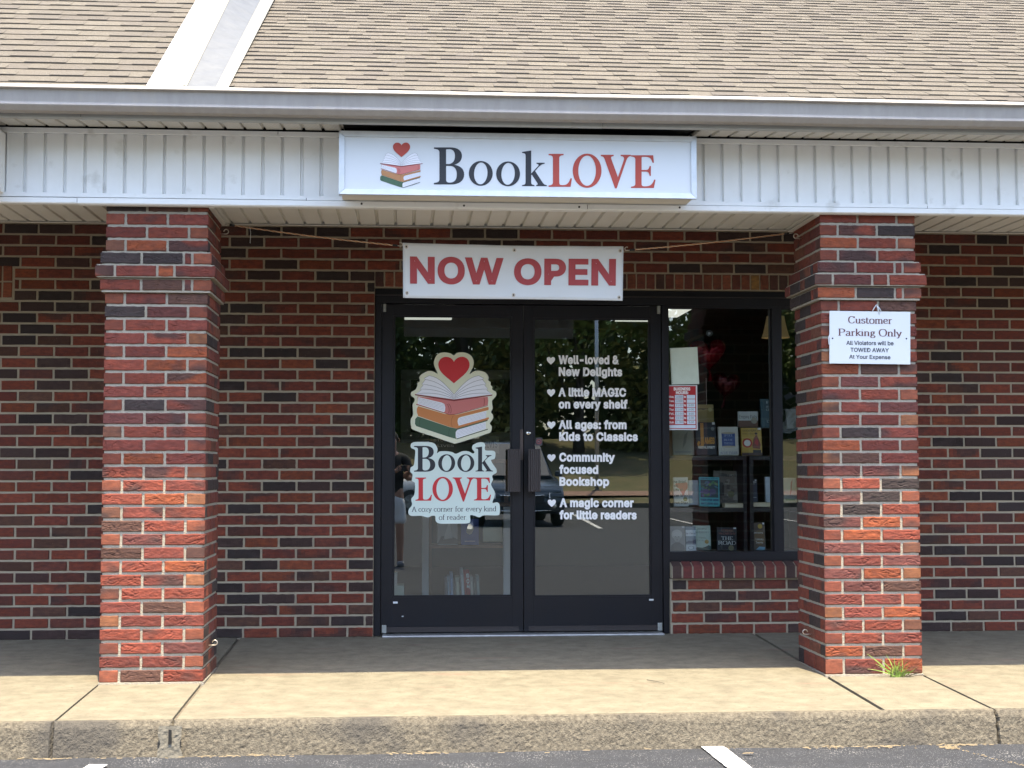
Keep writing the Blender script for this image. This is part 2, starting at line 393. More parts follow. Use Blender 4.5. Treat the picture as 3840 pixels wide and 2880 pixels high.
# serif alphabet drawn as pen strokes: (advance, strokes, serif feet)
SERIF = {
 'A': (54, 'M 4 1 L 26 70 M 26 70 L 49 1 M 13 24 L 39 24', ((4, 1, 7), (49, 1, 8))),
 'B': (58, 'M 12 70 L 12 0 M 12 69 C 36 72 48 64 48 53 C 48 40 36 37 12 37 M 12 37 C 40 38 52 32 52 19 C 52 4 38 0 12 1', ()),
 'C': (62, 'M 54 54 C 46 74 8 78 7 35 C 6 -6 46 -8 56 16 M 54 69 L 54 52', ()),
 'D': (66, 'M 12 70 L 12 0 M 12 69 C 44 72 60 56 60 35 C 60 14 44 -2 12 1', ((8, 1, 4), (8, 69, 4))),
 'E': (54, 'M 12 70 L 12 0 M 8 69 L 48 69 L 48 58 M 12 36 L 38 36 M 8 1 L 50 1 L 50 13', ()),
 'H': (66, 'M 12 70 L 12 0 M 54 70 L 54 0 M 12 36 L 54 36', ((12, 1, 8), (54, 1, 8), (12, 69, 8), (54, 69, 8))),
 'L': (50, 'M 12 70 L 12 0 M 8 1 L 46 1 L 46 14', ((12, 69, 8),)),
 'M': (72, 'M 10 70 L 10 0 M 10 70 L 35 6 L 60 70 M 60 70 L 60 0', ((10, 1, 7), (60, 1, 8), (8, 69, 6), (62, 69, 6))),
 'N': (66, 'M 12 0 L 12 70 L 54 0 L 54 70', ((12, 1, 7), (54, 69, 7), (9, 69, 5))),
 'O': (69, 'M 34 71 C 10 71 6 50 6 35 C 6 18 12 -1 34 -1 C 56 -1 62 18 62 35 C 62 52 58 71 34 71', ()),
 'P': (58, 'M 12 70 L 12 0 M 12 69 C 38 72 52 64 52 51 C 52 36 36 32 12 35', ((12, 1, 8), (8, 69, 4))),
 'R': (62, 'M 12 70 L 12 0 M 12 69 C 38 72 50 64 50 52 C 50 38 36 35 12 36 M 30 36 L 54 1', ((12, 1, 8), (56, 1, 6), (8, 69, 4))),
 'T': (60, 'M 30 70 L 30 0 M 5 57 L 5 69 L 55 69 L 55 57', ((30, 1, 9),)),
 'U': (64, 'M 12 70 L 12 22 C 12 -6 52 -6 52 22 L 52 70', ((12, 69, 8), (52, 69, 8))),
 'S': (50, 'M 42 56 C 36 74 8 74 8 54 C 8 36 44 40 44 18 C 44 -4 12 -6 7 14', ()),
 'Y': (58, 'M 4 69 L 29 34 L 54 69 M 29 34 L 29 0', ((29, 1, 8), (6, 69, 7), (52, 69, 7))),
 'a': (45, 'M 9 36 C 14 49 34 50 34 32 L 34 7 C 34 0 39 0 43 3 M 34 26 C 20 25 7 20 7 10 C 7 -4 28 -4 34 11', ()),
 'b': (48, 'M 10 72 L 10 0 M 10 34 C 18 50 42 50 42 23 C 42 -4 18 -5 10 8', ((7, 71, 4),)),
 'c': (41, 'M 36 34 C 30 49 8 50 6 23 C 5 0 28 -5 37 11', ()),
 'd': (49, 'M 36 72 L 36 1 M 36 36 C 28 50 6 50 6 22 C 6 -4 30 -4 36 10', ((32, 71, 4), (40, 1, 4))),
 'e': (43, 'M 7 25 L 36 25 C 37 40 30 46 22 46 C 10 46 6 34 6 22 C 6 2 28 -5 38 10', ()),
 'f': (29, 'M 12 0 L 12 54 C 12 70 22 74 30 68 M 3 44 L 25 44', ((12, 1, 8),)),
 'g': (45, 'M 22 45 C 7 45 7 17 22 17 C 37 17 37 45 22 45 M 16 18 C 4 10 12 4 24 4 C 44 4 42 -9 36 -14 C 28 -20 6 -19 8 -7 C 8 -1 14 3 17 4 M 31 41 L 42 45', ()),
 'i': (22, 'M 11 45 L 11 0 M 11 60 L 11 63', ((11, 1, 7), (8, 44, 4))),
 'k': (45, 'M 10 72 L 10 0 M 36 44 L 11 19 M 18 26 L 39 1', ((10, 1, 7), (40, 1, 5), (36, 44, 6), (7, 71, 4))),
 'l': (22, 'M 11 72 L 11 0', ((11, 1, 7), (8, 71, 4))),
 'm': (72, 'M 11 45 L 11 0 M 11 34 C 18 48 36 50 36 30 L 36 0 M 36 34 C 43 48 61 50 61 30 L 61 0', ((11, 1, 7), (36, 1, 7), (61, 1, 7), (8, 44, 4))),
 'n': (49, 'M 11 45 L 11 0 M 11 34 C 18 48 38 50 38 30 L 38 0', ((11, 1, 7), (38, 1, 7), (8, 44, 4))),
 'o': (48, 'M 24 46 C 8 46 6 34 6 23 C 6 10 10 -1 24 -1 C 38 -1 42 10 42 23 C 42 36 38 46 24 46', ()),
 'r': (35, 'M 11 45 L 11 0 M 11 30 C 15 43 22 48 32 42', ((11, 1, 7), (8, 44, 4))),
 's': (39, 'M 32 36 C 26 49 8 48 8 34 C 8 22 34 26 34 12 C 34 -4 10 -4 6 10', ()),
 't': (31, 'M 12 58 L 12 10 C 12 -2 24 -2 28 6 M 3 44 L 26 44', ()),
 'u': (49, 'M 11 45 L 11 14 C 11 -4 30 -4 38 12 M 38 45 L 38 1', ((8, 44, 4), (35, 44, 4), (42, 1, 4))),
 'v': (43, 'M 6 44 L 22 2 L 38 44', ((6, 44, 6), (38, 44, 6))),
 'w': (62, 'M 6 44 L 20 2 L 31 38 L 43 2 L 57 44', ((6, 44, 6), (57, 44, 6))),
 'y': (44, 'M 6 44 L 23 5 M 39 44 L 20 -10 C 17 -18 10 -20 5 -16', ((6, 44, 6), (39, 44, 5))),
 'z': (40, 'M 6 36 L 6 44 L 34 44 L 6 1 L 36 1 L 36 10', ()),
 '.': (18, 'M 9 1 L 9 4', ()), ' ': (26, '', ()), "'": (16, 'M 8 70 L 8 60', ()), '&': (66, 'M 56 30 C 44 -6 6 -8 8 18 C 10 36 40 44 38 60 C 36 74 18 72 18 58 C 18 44 44 16 58 2', ()),
}
def put_serif(art, txt, x0, x1, ybase, cap, m, rx=5.0, ry=2.2, layer=1, slope=0.0):
    pos = 0; items = []
    for ch in txt:
        g = SERIF.get(ch)
        if g is None: continue
        items.append((pos, g)); pos += g[0]
    tot = max(pos, 1); k = 0
    for p, g in items:
        polys = svg(g[1], 8) if g[1] else []
        for pl in polys + [[(sx-hw*1.3, sy), (sx+hw*1.3, sy)] for sx, sy, hw in g[2]]:
            P = [Vector(q) for q in pl]; n = len(P); A = []; B = []
            closed = (P[0]-P[-1]).length < 1e-6
            for i, q in enumerate(P):
                t = P[min(i+1, n-1)] - P[max(i-1, 0)]
                if closed and i in (0, n-1): t = P[1] - P[n-2]
                t.normalize(); nn = Vector((-t.y, t.x)); h = math.sqrt((rx*nn.x)**2 + (ry*nn.y)**2)
                A.append(q + nn*h); B.append(q - nn*h)
            k += 1
            W = [art.map(x0 + (q.x+p)/tot*(x1-x0), ybase + slope*(q.x+p)/tot - q.y/70*cap) + art.n*(art.step*layer + k % 5*4e-5) for q in A+B]
            for i in range(n-1):
                f = [W[i], W[i+1], W[n+i+1], W[n+i]]
                if (f[1]-f[0]).cross(f[2]-f[0]).dot(art.n) < 0: f = f[::-1]
                art.mb.idx(f, [(0, 1, 2, 3)], art.mi(m))

LOGO_GLYPH = {
 'B': (82, ['M 0 100 L 45 100 C 65 100 76 91 76 77 C 76 64 67 56 55 53 C 71 51 82 42 82 27 C 82 9 68 0 46 0 L 0 0 L 0 4 C 10 5 15 7 15 14 L 15 86 C 15 93 10 95 0 96 Z',
            'M 33 94 C 35 94.5 38 95 41 95 C 52 95 57 88 57 77 C 57 64 51 56 40 55 L 33 55 Z', 'M 33 50 L 42 50 C 55 50 62 42 62 27 C 62 12 55 5 43 5 C 36 5 33 7 33 14 Z']),
 'k': (70, ['M 0 95 L 26 99 L 26 35 L 44 54 C 49 59 47 61 41 62 L 41 65 L 64 65 L 64 62 C 56 61 52 58 46 52 L 37 42 L 57 12 C 61 6 64 3 70 3 L 70 0 L 40 0 L 40 3 C 45 3.5 45 5 43 9 L 27.5 32 L 26 30 L 26 12 C 26 5 28 4 35 3 L 35 0 L 0 0 L 0 3 C 8 4 10 5 10 12 L 10 84 C 10 90 8 91 0 92 Z']),
 'L': (70, ['M 0 100 L 45 100 L 45 96 C 35 95 32 93 32 86 L 32 14 C 32 7 34 5 42 5 C 55 5 60 10 66 26 L 70 25 L 66 0 L 0 0 L 0 4 C 10 5 13 7 13 14 L 13 86 C 13 93 10 95 0 96 Z']),
 'V': (91, ['M 0 100 L 39 100 L 39 96 C 31 95 30 92 32 87 L 52 32 L 69 82 C 72 91 70 95 60 96 L 60 100 L 91 100 L 91 96 C 84 95 81 92 77 82 L 48 -2 L 43 -2 L 12 86 C 9 93 7 95 0 96 Z']),
 'E': (74, ['M 0 100 L 67 100 L 69 77 L 65 77 C 61 90 56 95 44 95 L 36 95 C 33 95 32 94 32 91 L 32 55 L 44 55 C 52 55 54 58 56 67 L 60 67 L 60 37 L 56 37 C 54 47 52 50 44 50 L 32 50 L 32 14 C 32 7 34 5 42 5 C 58 5 64 10 70 26 L 74 25 L 69 0 L 0 0 L 0 4 C 10 5 13 7 13 14 L 13 86 C 13 93 10 95 0 96 Z']),
}
def logo_glyph(art, ch, x0, x1, ybase, ytop, m, layer=1):
    """one display-serif capital fitted to a pixel box (y down)"""
    if ch in 'oO':
        W = x1-x0; H = ybase-ytop; cx = (x0+x1)/2; cy = (ybase+ytop)/2
        art.poly([ell(cx, cy, W/2, H/2), ell(cx, cy, W*.5*(.56 if ch == 'o' else .61), H*.5*.88, rot=.0 if ch == 'O' else .06)], m, layer); return
    adv, paths = LOGO_GLYPH[ch]; hmax = 99 if ch == 'k' else 100
    art.poly([[(x0 + p[0]/adv*(x1-x0), ybase - p[1]/hmax*(ybase-ytop)) for p in pl] for s in paths for pl in svg(s)], m, layer)
HEART = 'M 678 218 C 660 180 628 174 605 176 C 565 180 545 212 546 245 C 550 310 625 350 677 398 C 730 350 806 305 809 245 C 810 208 788 178 750 175 C 720 174 692 188 678 218 Z'
def logo_art(art, T, red, rose, orange):
    """open book on three stacked books under a heart; T maps drawing units to art units"""
    P = lambda pts: [T(*p) for p in pts]
    ST = abs(T(1, 0)[0] - T(0, 0)[0])
    art.poly(P(svg(HEART)[0]), red, 4)
    # three closed books
    art.poly(P([(350, 740), (352, 698), (372, 676), (640, 766), (700, 778), (960, 704), (961, 714), (705, 790), (692, 806), (692, 850), (700, 866), (640, 850), (362, 758)]), M_green, 1)
    art.poly(P([(708, 788), (945, 722), (945, 780), (705, 860), (692, 842), (694, 806)]), M_page, 2)
    art.poly(P([(700, 862), (962, 780), (963, 787), (700, 869)]), M_dkgreen, 3)
    for dx in (398, 640):
        art.stroke(P(svg('M %d %d C %d %d %d %d %d %d' % ((398, 690, 384, 715, 384, 740, 392, 764) if dx == 398 else (648, 772, 634, 795, 630, 825, 640, 848)))[0]), 3*ST, M_dkgreen, 3)
    art.poly(P([(366, 640), (366, 612), (376, 590), (600, 655), (700, 662), (966, 596), (970, 606), (968, 622), (735, 680), (714, 690), (707, 716), (716, 755), (970, 683), (972, 694), (966, 702), (700, 777), (640, 764), (376, 672)]), orange, 1.4)
    art.poly(P([(722, 688), (952, 630), (946, 690), (722, 752), (711, 737), (712, 702)]), M_page, 2)
    art.stroke(P(svg('M 672 672 C 655 690 650 730 664 766')[0]), 3*ST, M_dkorange, 3)
    art.stroke(P([(700, 778), (962, 704)]), 3*ST, M_dkorange, 3)
    art.poly(P([(372, 508), (678, 540), (962, 510), (966, 545), (962, 582), (700, 655), (640, 660), (600, 648), (360, 578), (361, 570), (375, 573)]), rose, 1.8)
    art.poly(P([(378, 513), (575, 560), (598, 572), (605, 600), (602, 634), (592, 641), (372, 572)]), M_page, 2.4)
    art.stroke(P([(362, 574), (600, 648), (640, 661), (700, 657), (963, 586)]), 4*ST, M_dkred, 3)
    for s in ('M 618 572 C 640 590 640 625 634 648', 'M 632 570 C 656 590 658 625 650 650', 'M 930 518 C 936 540 934 570 928 590'):
        art.stroke(P(svg(s)[0]), 4*ST, M_dkred, 3)
    for k in range(5):
        t = k/5+.1
        art.stroke(P([(382, 518+t*52), (596, 572+t*60)]), 1.6*ST, M_grey, 3)
        art.stroke(P([(716, 694+t*52), (948, 634+t*52)]), 1.6*ST, M_grey, 3)
        art.stroke(P([(700, 794+t*60), (942, 726+t*52)]), 1.6*ST, M_grey, 3)
    # open book
    L = [(678, 492)] + svg('M 678 492 C 620 425 560 345 470 333')[0] + [(426, 356), (438, 366), (408, 405), (420, 412), (392, 446), (404, 452), (356, 490), (678, 534)]
    Rr = [(678 + (678-x)*1.0, y) for x, y in L]
    art.poly(P(L), M_page, 3.2); art.poly(P(Rr), M_page, 3.2)
    art.poly(P([(350, 488), (678, 533), (1000, 492), (1000, 501), (678, 548), (350, 498)]), M_dkred, 3.5)
    for sg in (1, -1):
        for s in ('M 678 492 C 620 425 560 345 470 333 L 426 356 L 440 366 C 540 380 620 440 676 505', 'M 438 366 L 408 405 C 520 415 620 455 676 515', 'M 420 412 L 392 446 C 520 445 610 475 676 522', 'M 404 452 L 370 484 C 510 470 600 495 676 528'):
            art.stroke(P([(678 + (x-678)*sg, y) for x, y in svg(s)[0]]), 3.2*ST, M_grey, 4)

def finish(root, base):
    """put the root Empty at the thing's base without moving its parts"""
    b = Vector(base)
    for o in root.children: o.location = o.location - b
    root.location = b
    return root

# ================================================================== THE SETTING
def slab_z(y): return .030 + .0278*y
def chalk_smears(m):
    t = m.node_tree; N = t.nodes; L = t.links; b = N['Principled BSDF']; src = b.inputs['Base Color'].links[0].from_socket
    tc = N.new('ShaderNodeTexCoord'); mp = N.new('ShaderNodeMapping'); mp.inputs['Rotation'].default_value = (0, 0, .35); mp.inputs['Scale'].default_value = (1.1, 5, 1); L.new(tc.outputs['Object'], mp.inputs[0])
    n = N.new('ShaderNodeTexNoise'); n.inputs['Scale'].default_value = 1.6; n.inputs['Detail'].default_value = 3; L.new(mp.outputs[0], n.inputs[0])
    rr = N.new('ShaderNodeValToRGB'); rr.color_ramp.elements[0].position = .62; rr.color_ramp.elements[1].position = .74; L.new(n.outputs[0], rr.inputs[0])
    mu = N.new('ShaderNodeMath'); mu.operation = 'MULTIPLY'; mu.inputs[1].default_value = .45; L.new(rr.outputs[0], mu.inputs[0])
    mx = N.new('ShaderNodeMix'); mx.data_type = 'RGBA'; mx.inputs[7].default_value = (.20, .115, .090, 1); L.new(mu.outputs[0], mx.inputs[0]); L.new(src, mx.inputs[6])
    vo = N.new('ShaderNodeTexVoronoi'); vo.inputs['Scale'].default_value = 4.2; L.new(tc.outputs['Object'], vo.inputs[0])
    lt = N.new('ShaderNodeMath'); lt.operation = 'LESS_THAN'; lt.inputs[1].default_value = .035; L.new(vo.outputs['Distance'], lt.inputs[0])
    m2 = N.new('ShaderNodeMath'); m2.operation = 'MULTIPLY'; m2.inputs[1].default_value = .6; L.new(lt.outputs[0], m2.inputs[0])
    my = N.new('ShaderNodeMix'); my.data_type = 'RGBA'; my.inputs[7].default_value = (.05, .045, .04, 1); L.new(m2.outputs[0], my.inputs[0]); L.new(mx.outputs[2], my.inputs[6])
    L.new(my.outputs[2], b.inputs['Base Color'])
chalk_smears(M_conc)
def build_walkway():
    mb = MB(); Yc = -2.565
    Ys = Yc + .030
    rects = [(-9, -1.572, Ys, -.002), (-1.560, -1.052, Ys, -1.600), (-1.560, -1.052, -1.588, -.002), (-1.030, 2.214, Ys, -.002),
             (2.236, 2.742, Ys, -1.600), (2.236, 2.742, -1.588, -.002), (2.756, 11, Ys, -.002)]
    for x0, x1, y0, y1 in rects:
        n = max(2, int((x1-x0)/.25)); k = max(2, int((y1-y0)/.25))
        V = []; F = []
        for j in range(k+1):
            for i in range(n+1):
                x = x0 + (x1-x0)*i/n; y = y0 + (y1-y0)*j/k
                V.append((x, y, slab_z(y) + .004*noise.noise((x*.7, y*.7, 3.1))))
        for j in range(k):
            for i in range(n): F.append((j*(n+1)+i, j*(n+1)+i+1, (j+1)*(n+1)+i+1, (j+1)*(n+1)+i))
        mb.idx(V, F, 0)
        for xa, ya, xb, yb in ((x0, y0, x0, y1), (x1, y1, x1, y0), (x1, y1, x0, y1)):
            mb.face([(xa, ya, slab_z(ya)), (xa, ya, slab_z(ya)-.06), (xb, yb, slab_z(yb)-.06), (xb, yb, slab_z(yb))], 0)
    # filler in the joints, a little below the slab
    wob = lambda y, s: .006*noise.noise((y*3, s, 0))
    for x, w_, y0, y1, dz in ((-1.041, .026, -2.53, 0, .014), (2.225, .026, -2.53, 0, .016), (-1.566, .016, -2.53, -1.6, .017), (2.749, .018, -2.53, -1.6, .017)):
        n = 40; A = []; B = []
        for i in range(n+1):
            y = y0 + (y1-y0)*i/n; A.append((x-w_/2, y, slab_z(y)-dz+wob(y, x)*.4)); B.append((x+w_/2, y, slab_z(y)-dz+wob(y, x+5)*.4))
        mb.idx(A+B, [(i, n+1+i, n+2+i, i+1) for i in range(n)], 1)
    # the kerb face of exposed aggregate
    nx, nz = 900, 20; V = []; F = []; x0, x1 = -2.7, 3.5
    for j in range(nz+1):
        t = j/nz
        for i in range(nx+1):
            x = x0 + (x1-x0)*i/nx
            z = -.235 + t*(slab_z(Yc)+.235)
            y = Yc - .05*(1-t) + .012*max(0, t-.88)/.12
            a = noise.noise((x*38, z*50, 1.3)); b = noise.noise((x*90, z*110, 7.7)); c = noise.noise((x*3, z*5, 2.2))
            d = .0022*a + .0030*b + .0028*c
            if t > .98: z += .004*noise.noise((x*40, 2, 9))
            for jx in (-1.041, 2.749, -1.566):
                g = abs(x - jx - .004*noise.noise((z*40, jx, 0)))
                if g < .008: d -= .03*(1-g/.008)
            V.append((x, y - d, z))
    for j in range(nz):
        for i in range(nx): F.append((j*(nx+1)+i, j*(nx+1)+i+1, (j+1)*(nx+1)+i+1, (j+1)*(nx+1)+i))
    mb.idx(V, F, 2)
    n0 = [(x0 + (x1-x0)*i/nx) for i in range(nx+1)]
    top = [V[nz*(nx+1)+i] for i in range(nx+1)]
    mb.idx(top + [(x, Yc+.034, slab_z(Yc)+.0046+.0006*noise.noise((x*9, 0, 0))) for x in n0], [(i, i+1, nx+2+i, nx+1+i) for i in range(nx)], 2)
    for a, b in ((-9, x0), (x1, 11)):
        mb.face([(a, Yc-.05, -.235), (b, Yc-.05, -.235), (b, Yc, slab_z(Yc)), (a, Yc, slab_z(Yc))], 2)
    # grey repair around the left joint with its weep slot
    V = []; F = []; n = 12
    for j in range(n+1):
        for i in range(n+1):
            s, t = i/n, j/n
            x = -1.095 + s*.100 + .014*noise.noise((t*3, s, 4)) ; z = -.205 + t*.15
            V.append((x, Yc - .063 + .028*t - .004*noise.noise((x*60, z*60, 0)), z))
    for j in range(n):
        for i in range(n): F.append((j*(n+1)+i, j*(n+1)+i+1, (j+1)*(n+1)+i+1, (j+1)*(n+1)+i))
    mb.idx(V, F, 3)
    mb.face([(-1.049, Yc-.058, -.13), (-1.034, Yc-.058, -.13), (-1.036, Yc-.050, -.070), (-1.050, Yc-.050, -.068)], 4)
    o = mb.build('walkway', [M_conc, M_joint, M_curb, M_patch, M_hole_shade]); tag(o, kind='structure')
    return o
build_walkway()
LOT_Z = -.190
def build_lot():
    mb = MB()
    n, k = 90, 40; V = []; F = []; x0, x1, y0, y1 = -4, 5, -5.5, -2.5
    for j in range(k+1):
        for i in range(n+1):
            x = x0+(x1-x0)*i/n; y = y0+(y1-y0)*j/k
            V.append((x, y, LOT_Z + .006*noise.noise((x*2, y*2, 0)) + .012*max(0, (y+2.75))*4*(x*.02)))
    for j in range(k):
        for i in range(n): F.append((j*(n+1)+i, j*(n+1)+i+1, (j+1)*(n+1)+i+1, (j+1)*(n+1)+i))
    mb.idx(V, F)
    for a, b, c, d in ((-70, -4, -36.4, -2.5), (5, 70, -36.4, -2.5), (-4, 5, -36.4, -5.5)):
        mb.face([(a, c, LOT_Z), (b, c, LOT_Z), (b, d, LOT_Z), (a, d, LOT_Z)])
    tag(mb.build('parking_lot', M_asph), kind='structure')
    g = MB(); g.face([(-300, -300, -.40), (300, -300, -.40), (300, 300, -.40), (-300, 300, -.40)])
    tag(g.build('ground', mat('earth', (.12, .11, .07), 1)), kind='structure')
    p = MB()
    def line(xa, ya, xb, yb, w0):
        d = Vector((xb-xa, yb-ya, 0)); nn = Vector((-d.y, d.x, 0)).normalized()*w0/2; m_ = 26
        A = []; B = []
        for i in range(m_+1):
            q = Vector((xa, ya, LOT_Z+.010)) + d*(i/m_); e1 = .010*noise.noise((i*.9, xa, 1)); e2 = .010*noise.noise((i*.9, xa, 5))
            A.append(q + nn*(1+e1*8)); B.append(q - nn*(1+e2*8))
        p.idx(A+B, [(i, m_+1+i, m_+2+i, i+1) for i in range(m_)])
    q0 = atz(2670, 2806, LOT_Z); q1 = atz(2765, 2880, LOT_Z)
    d = (q1-q0).normalized(); q1 = q0 + d*1.1
    line(q0.x, q0.y, q1.x, q1.y, .105)
    s0 = atz(372, 2872, LOT_Z); line(s0.x, s0.y-.015, s0.x-.04, s0.y-.4, .08)
    for k_ in range(-4, 5):
        line(4.56 + k_*2.75, -29.8, 4.06 + k_*2.75, -20.7, .11)
    tag(p.build('parking_line', M_paint), kind='structure')
build_lot()

# ------------------------------------------------------------------ brickwork
JT = .0142
def shade(c, k=.22): f = 1 + random.uniform(-k, k); return (c[0]*f, c[1]*f, c[2]*f)
PAL_WALL = [((.190, .047, .026), 6), ((.155, .040, .026), 6), ((.128, .041, .028), 3), ((.098, .047, .031), 1.5), ((.215, .058, .027), 2)]
PAL_DARK = [((.033, .027, .025), 3), ((.052, .033, .028), 2.5)]
PAL_PIER = [((.205, .050, .030), 6), ((.168, .043, .030), 6), ((.130, .044, .036), 3), ((.044, .035, .032), 1.7), ((.095, .048, .034), 1.5), ((.235, .062, .026), 2)]
PAL_HEAD = [((.225, .070, .038), 5), ((.19, .054, .032), 4), ((.235, .094, .044), 1.4), ((.155, .066, .040), 1)]
PAL_SIDE = [((.19, .050, .030), 5), ((.145, .040, .029), 5), ((.042, .034, .031), 2.0), ((.15, .056, .034), 2)]
def pick(p): return shade(random.choices([a for a, _ in p], [b for _, b in p])[0])
def brick(mb, O, u, n, u0, u1, z0, z1, out, col, nx=1, nz=1, rough=0.0, capL=True, capR=True, depth=.014, mi=0, rnd=.0025):
    """one brick: front grid in the plane through O spanned by u and Z, pushed out along n"""
    O, u, n = Vector(O), Vector(u), Vector(n); V = []; F = []
    sd = random.random()*100; nx = max(nx, 3); nz = max(nz, 3)
    us = [0, min(.05, .006/(u1-u0))] + [i/(nx-1) for i in range(1, nx-1)] + [1-min(.05, .006/(u1-u0)), 1] if nx > 3 else [0, .004/(u1-u0), 1-.004/(u1-u0), 1]
    zs = [0, .07] + [j/(nz-1) for j in range(1, nz-1)] + [.93, 1] if nz > 3 else [0, .07, .93, 1]
    us = sorted(set(us)); zs = sorted(set(zs)); A = len(us); B = len(zs)
    for j, t in enumerate(zs):
        for i, s in enumerate(us):
            d = 0.0; uu = u0 + (u1-u0)*s; zz = z0 + (z1-z0)*t
            eL = (i == 0 and capL); eR = (i == A-1 and capR); ez = j in (0, B-1)
            if rough and 0 < j < B-1 and not ((i == 0 and not capL) or (i == A-1 and not capR)):
                f = min(1, min(t, 1-t)*5)
                wv = noise.noise((uu*9, 3.3, sd))*.9
                a = noise.noise((uu*24 + sd, (zz-z0)*62 + wv*2.2, sd))
                b = noise.noise((uu*70 + sd, (zz-z0)*120, sd+9))
                crack = max(0, 1-abs(a)*6.5)
                d += rough*f*(-.0055*crack*min(1, max(0, .3+2.2*noise.noise((uu*11, sd, 6)))) + .0022*a + .0016*b) + .0012*rough
            if ez or eL or eR: d -= rnd
            ju = (.0022*noise.noise((zz*70, sd, 1)) if (eL or eR) else 0); jz = (.0024*noise.noise((uu*38, sd, 2)) if ez else 0)
            V.append(O + u*(uu+ju) + n*(out+d) + Vector((0, 0, zz+jz)))
    for j in range(B-1):
        for i in range(A-1): F.append((j*A+i, j*A+i+1, (j+1)*A+i+1, (j+1)*A+i))
    m = len(V); ring = [i for i in range(A)] + [j*A+A-1 for j in range(1, B)] + [(B-1)*A+i for i in range(A-2, -1, -1)] + [j*A for j in range(B-2, 0, -1)]
    V += [V[i] - n*depth for i in ring]; L = len(ring)
    for k in range(L):
        a, b = ring[k], ring[(k+1) % L]
        if not capL and a % A == 0 and b % A == 0: continue
        if not capR and a % A == A-1 and b % A == A-1: continue
        F.append((a, m+k, m+(k+1) % L, b))
    flip = u.cross(Vector((0, 0, 1))).dot(n) < 0
    base_n = len(mb.v); mb.v += [tuple(p) for p in V]
    flash = random.random()                                  # kiln flashing: some bricks turn dark over part of their face
    for f in F:
        a = f[0]; i_, j_ = (a % A)/max(1, A-1), (a // A)/max(1, B-1)
        uu = u0 + (u1-u0)*i_; zz = z0 + (z1-z0)*j_
        k1 = 1 + .26*noise.noise((uu*30, zz*60, sd)) + .16*noise.noise((uu*90, zz*120, sd+4))
        k2 = max(0, min(.8, (noise.noise((uu*7, zz*16, sd+20)) + (.25 if flash < .12 else -.26))*2.2))
        cc = tuple(max(.01, (col[q]*(1-k2) + (.050, .036, .032)[q]*k2)*k1) for q in range(3))
        mb.f.append(tuple(q+base_n for q in (f[::-1] if flip else f))); mb.m.append(mi); mb.c.append(cc)

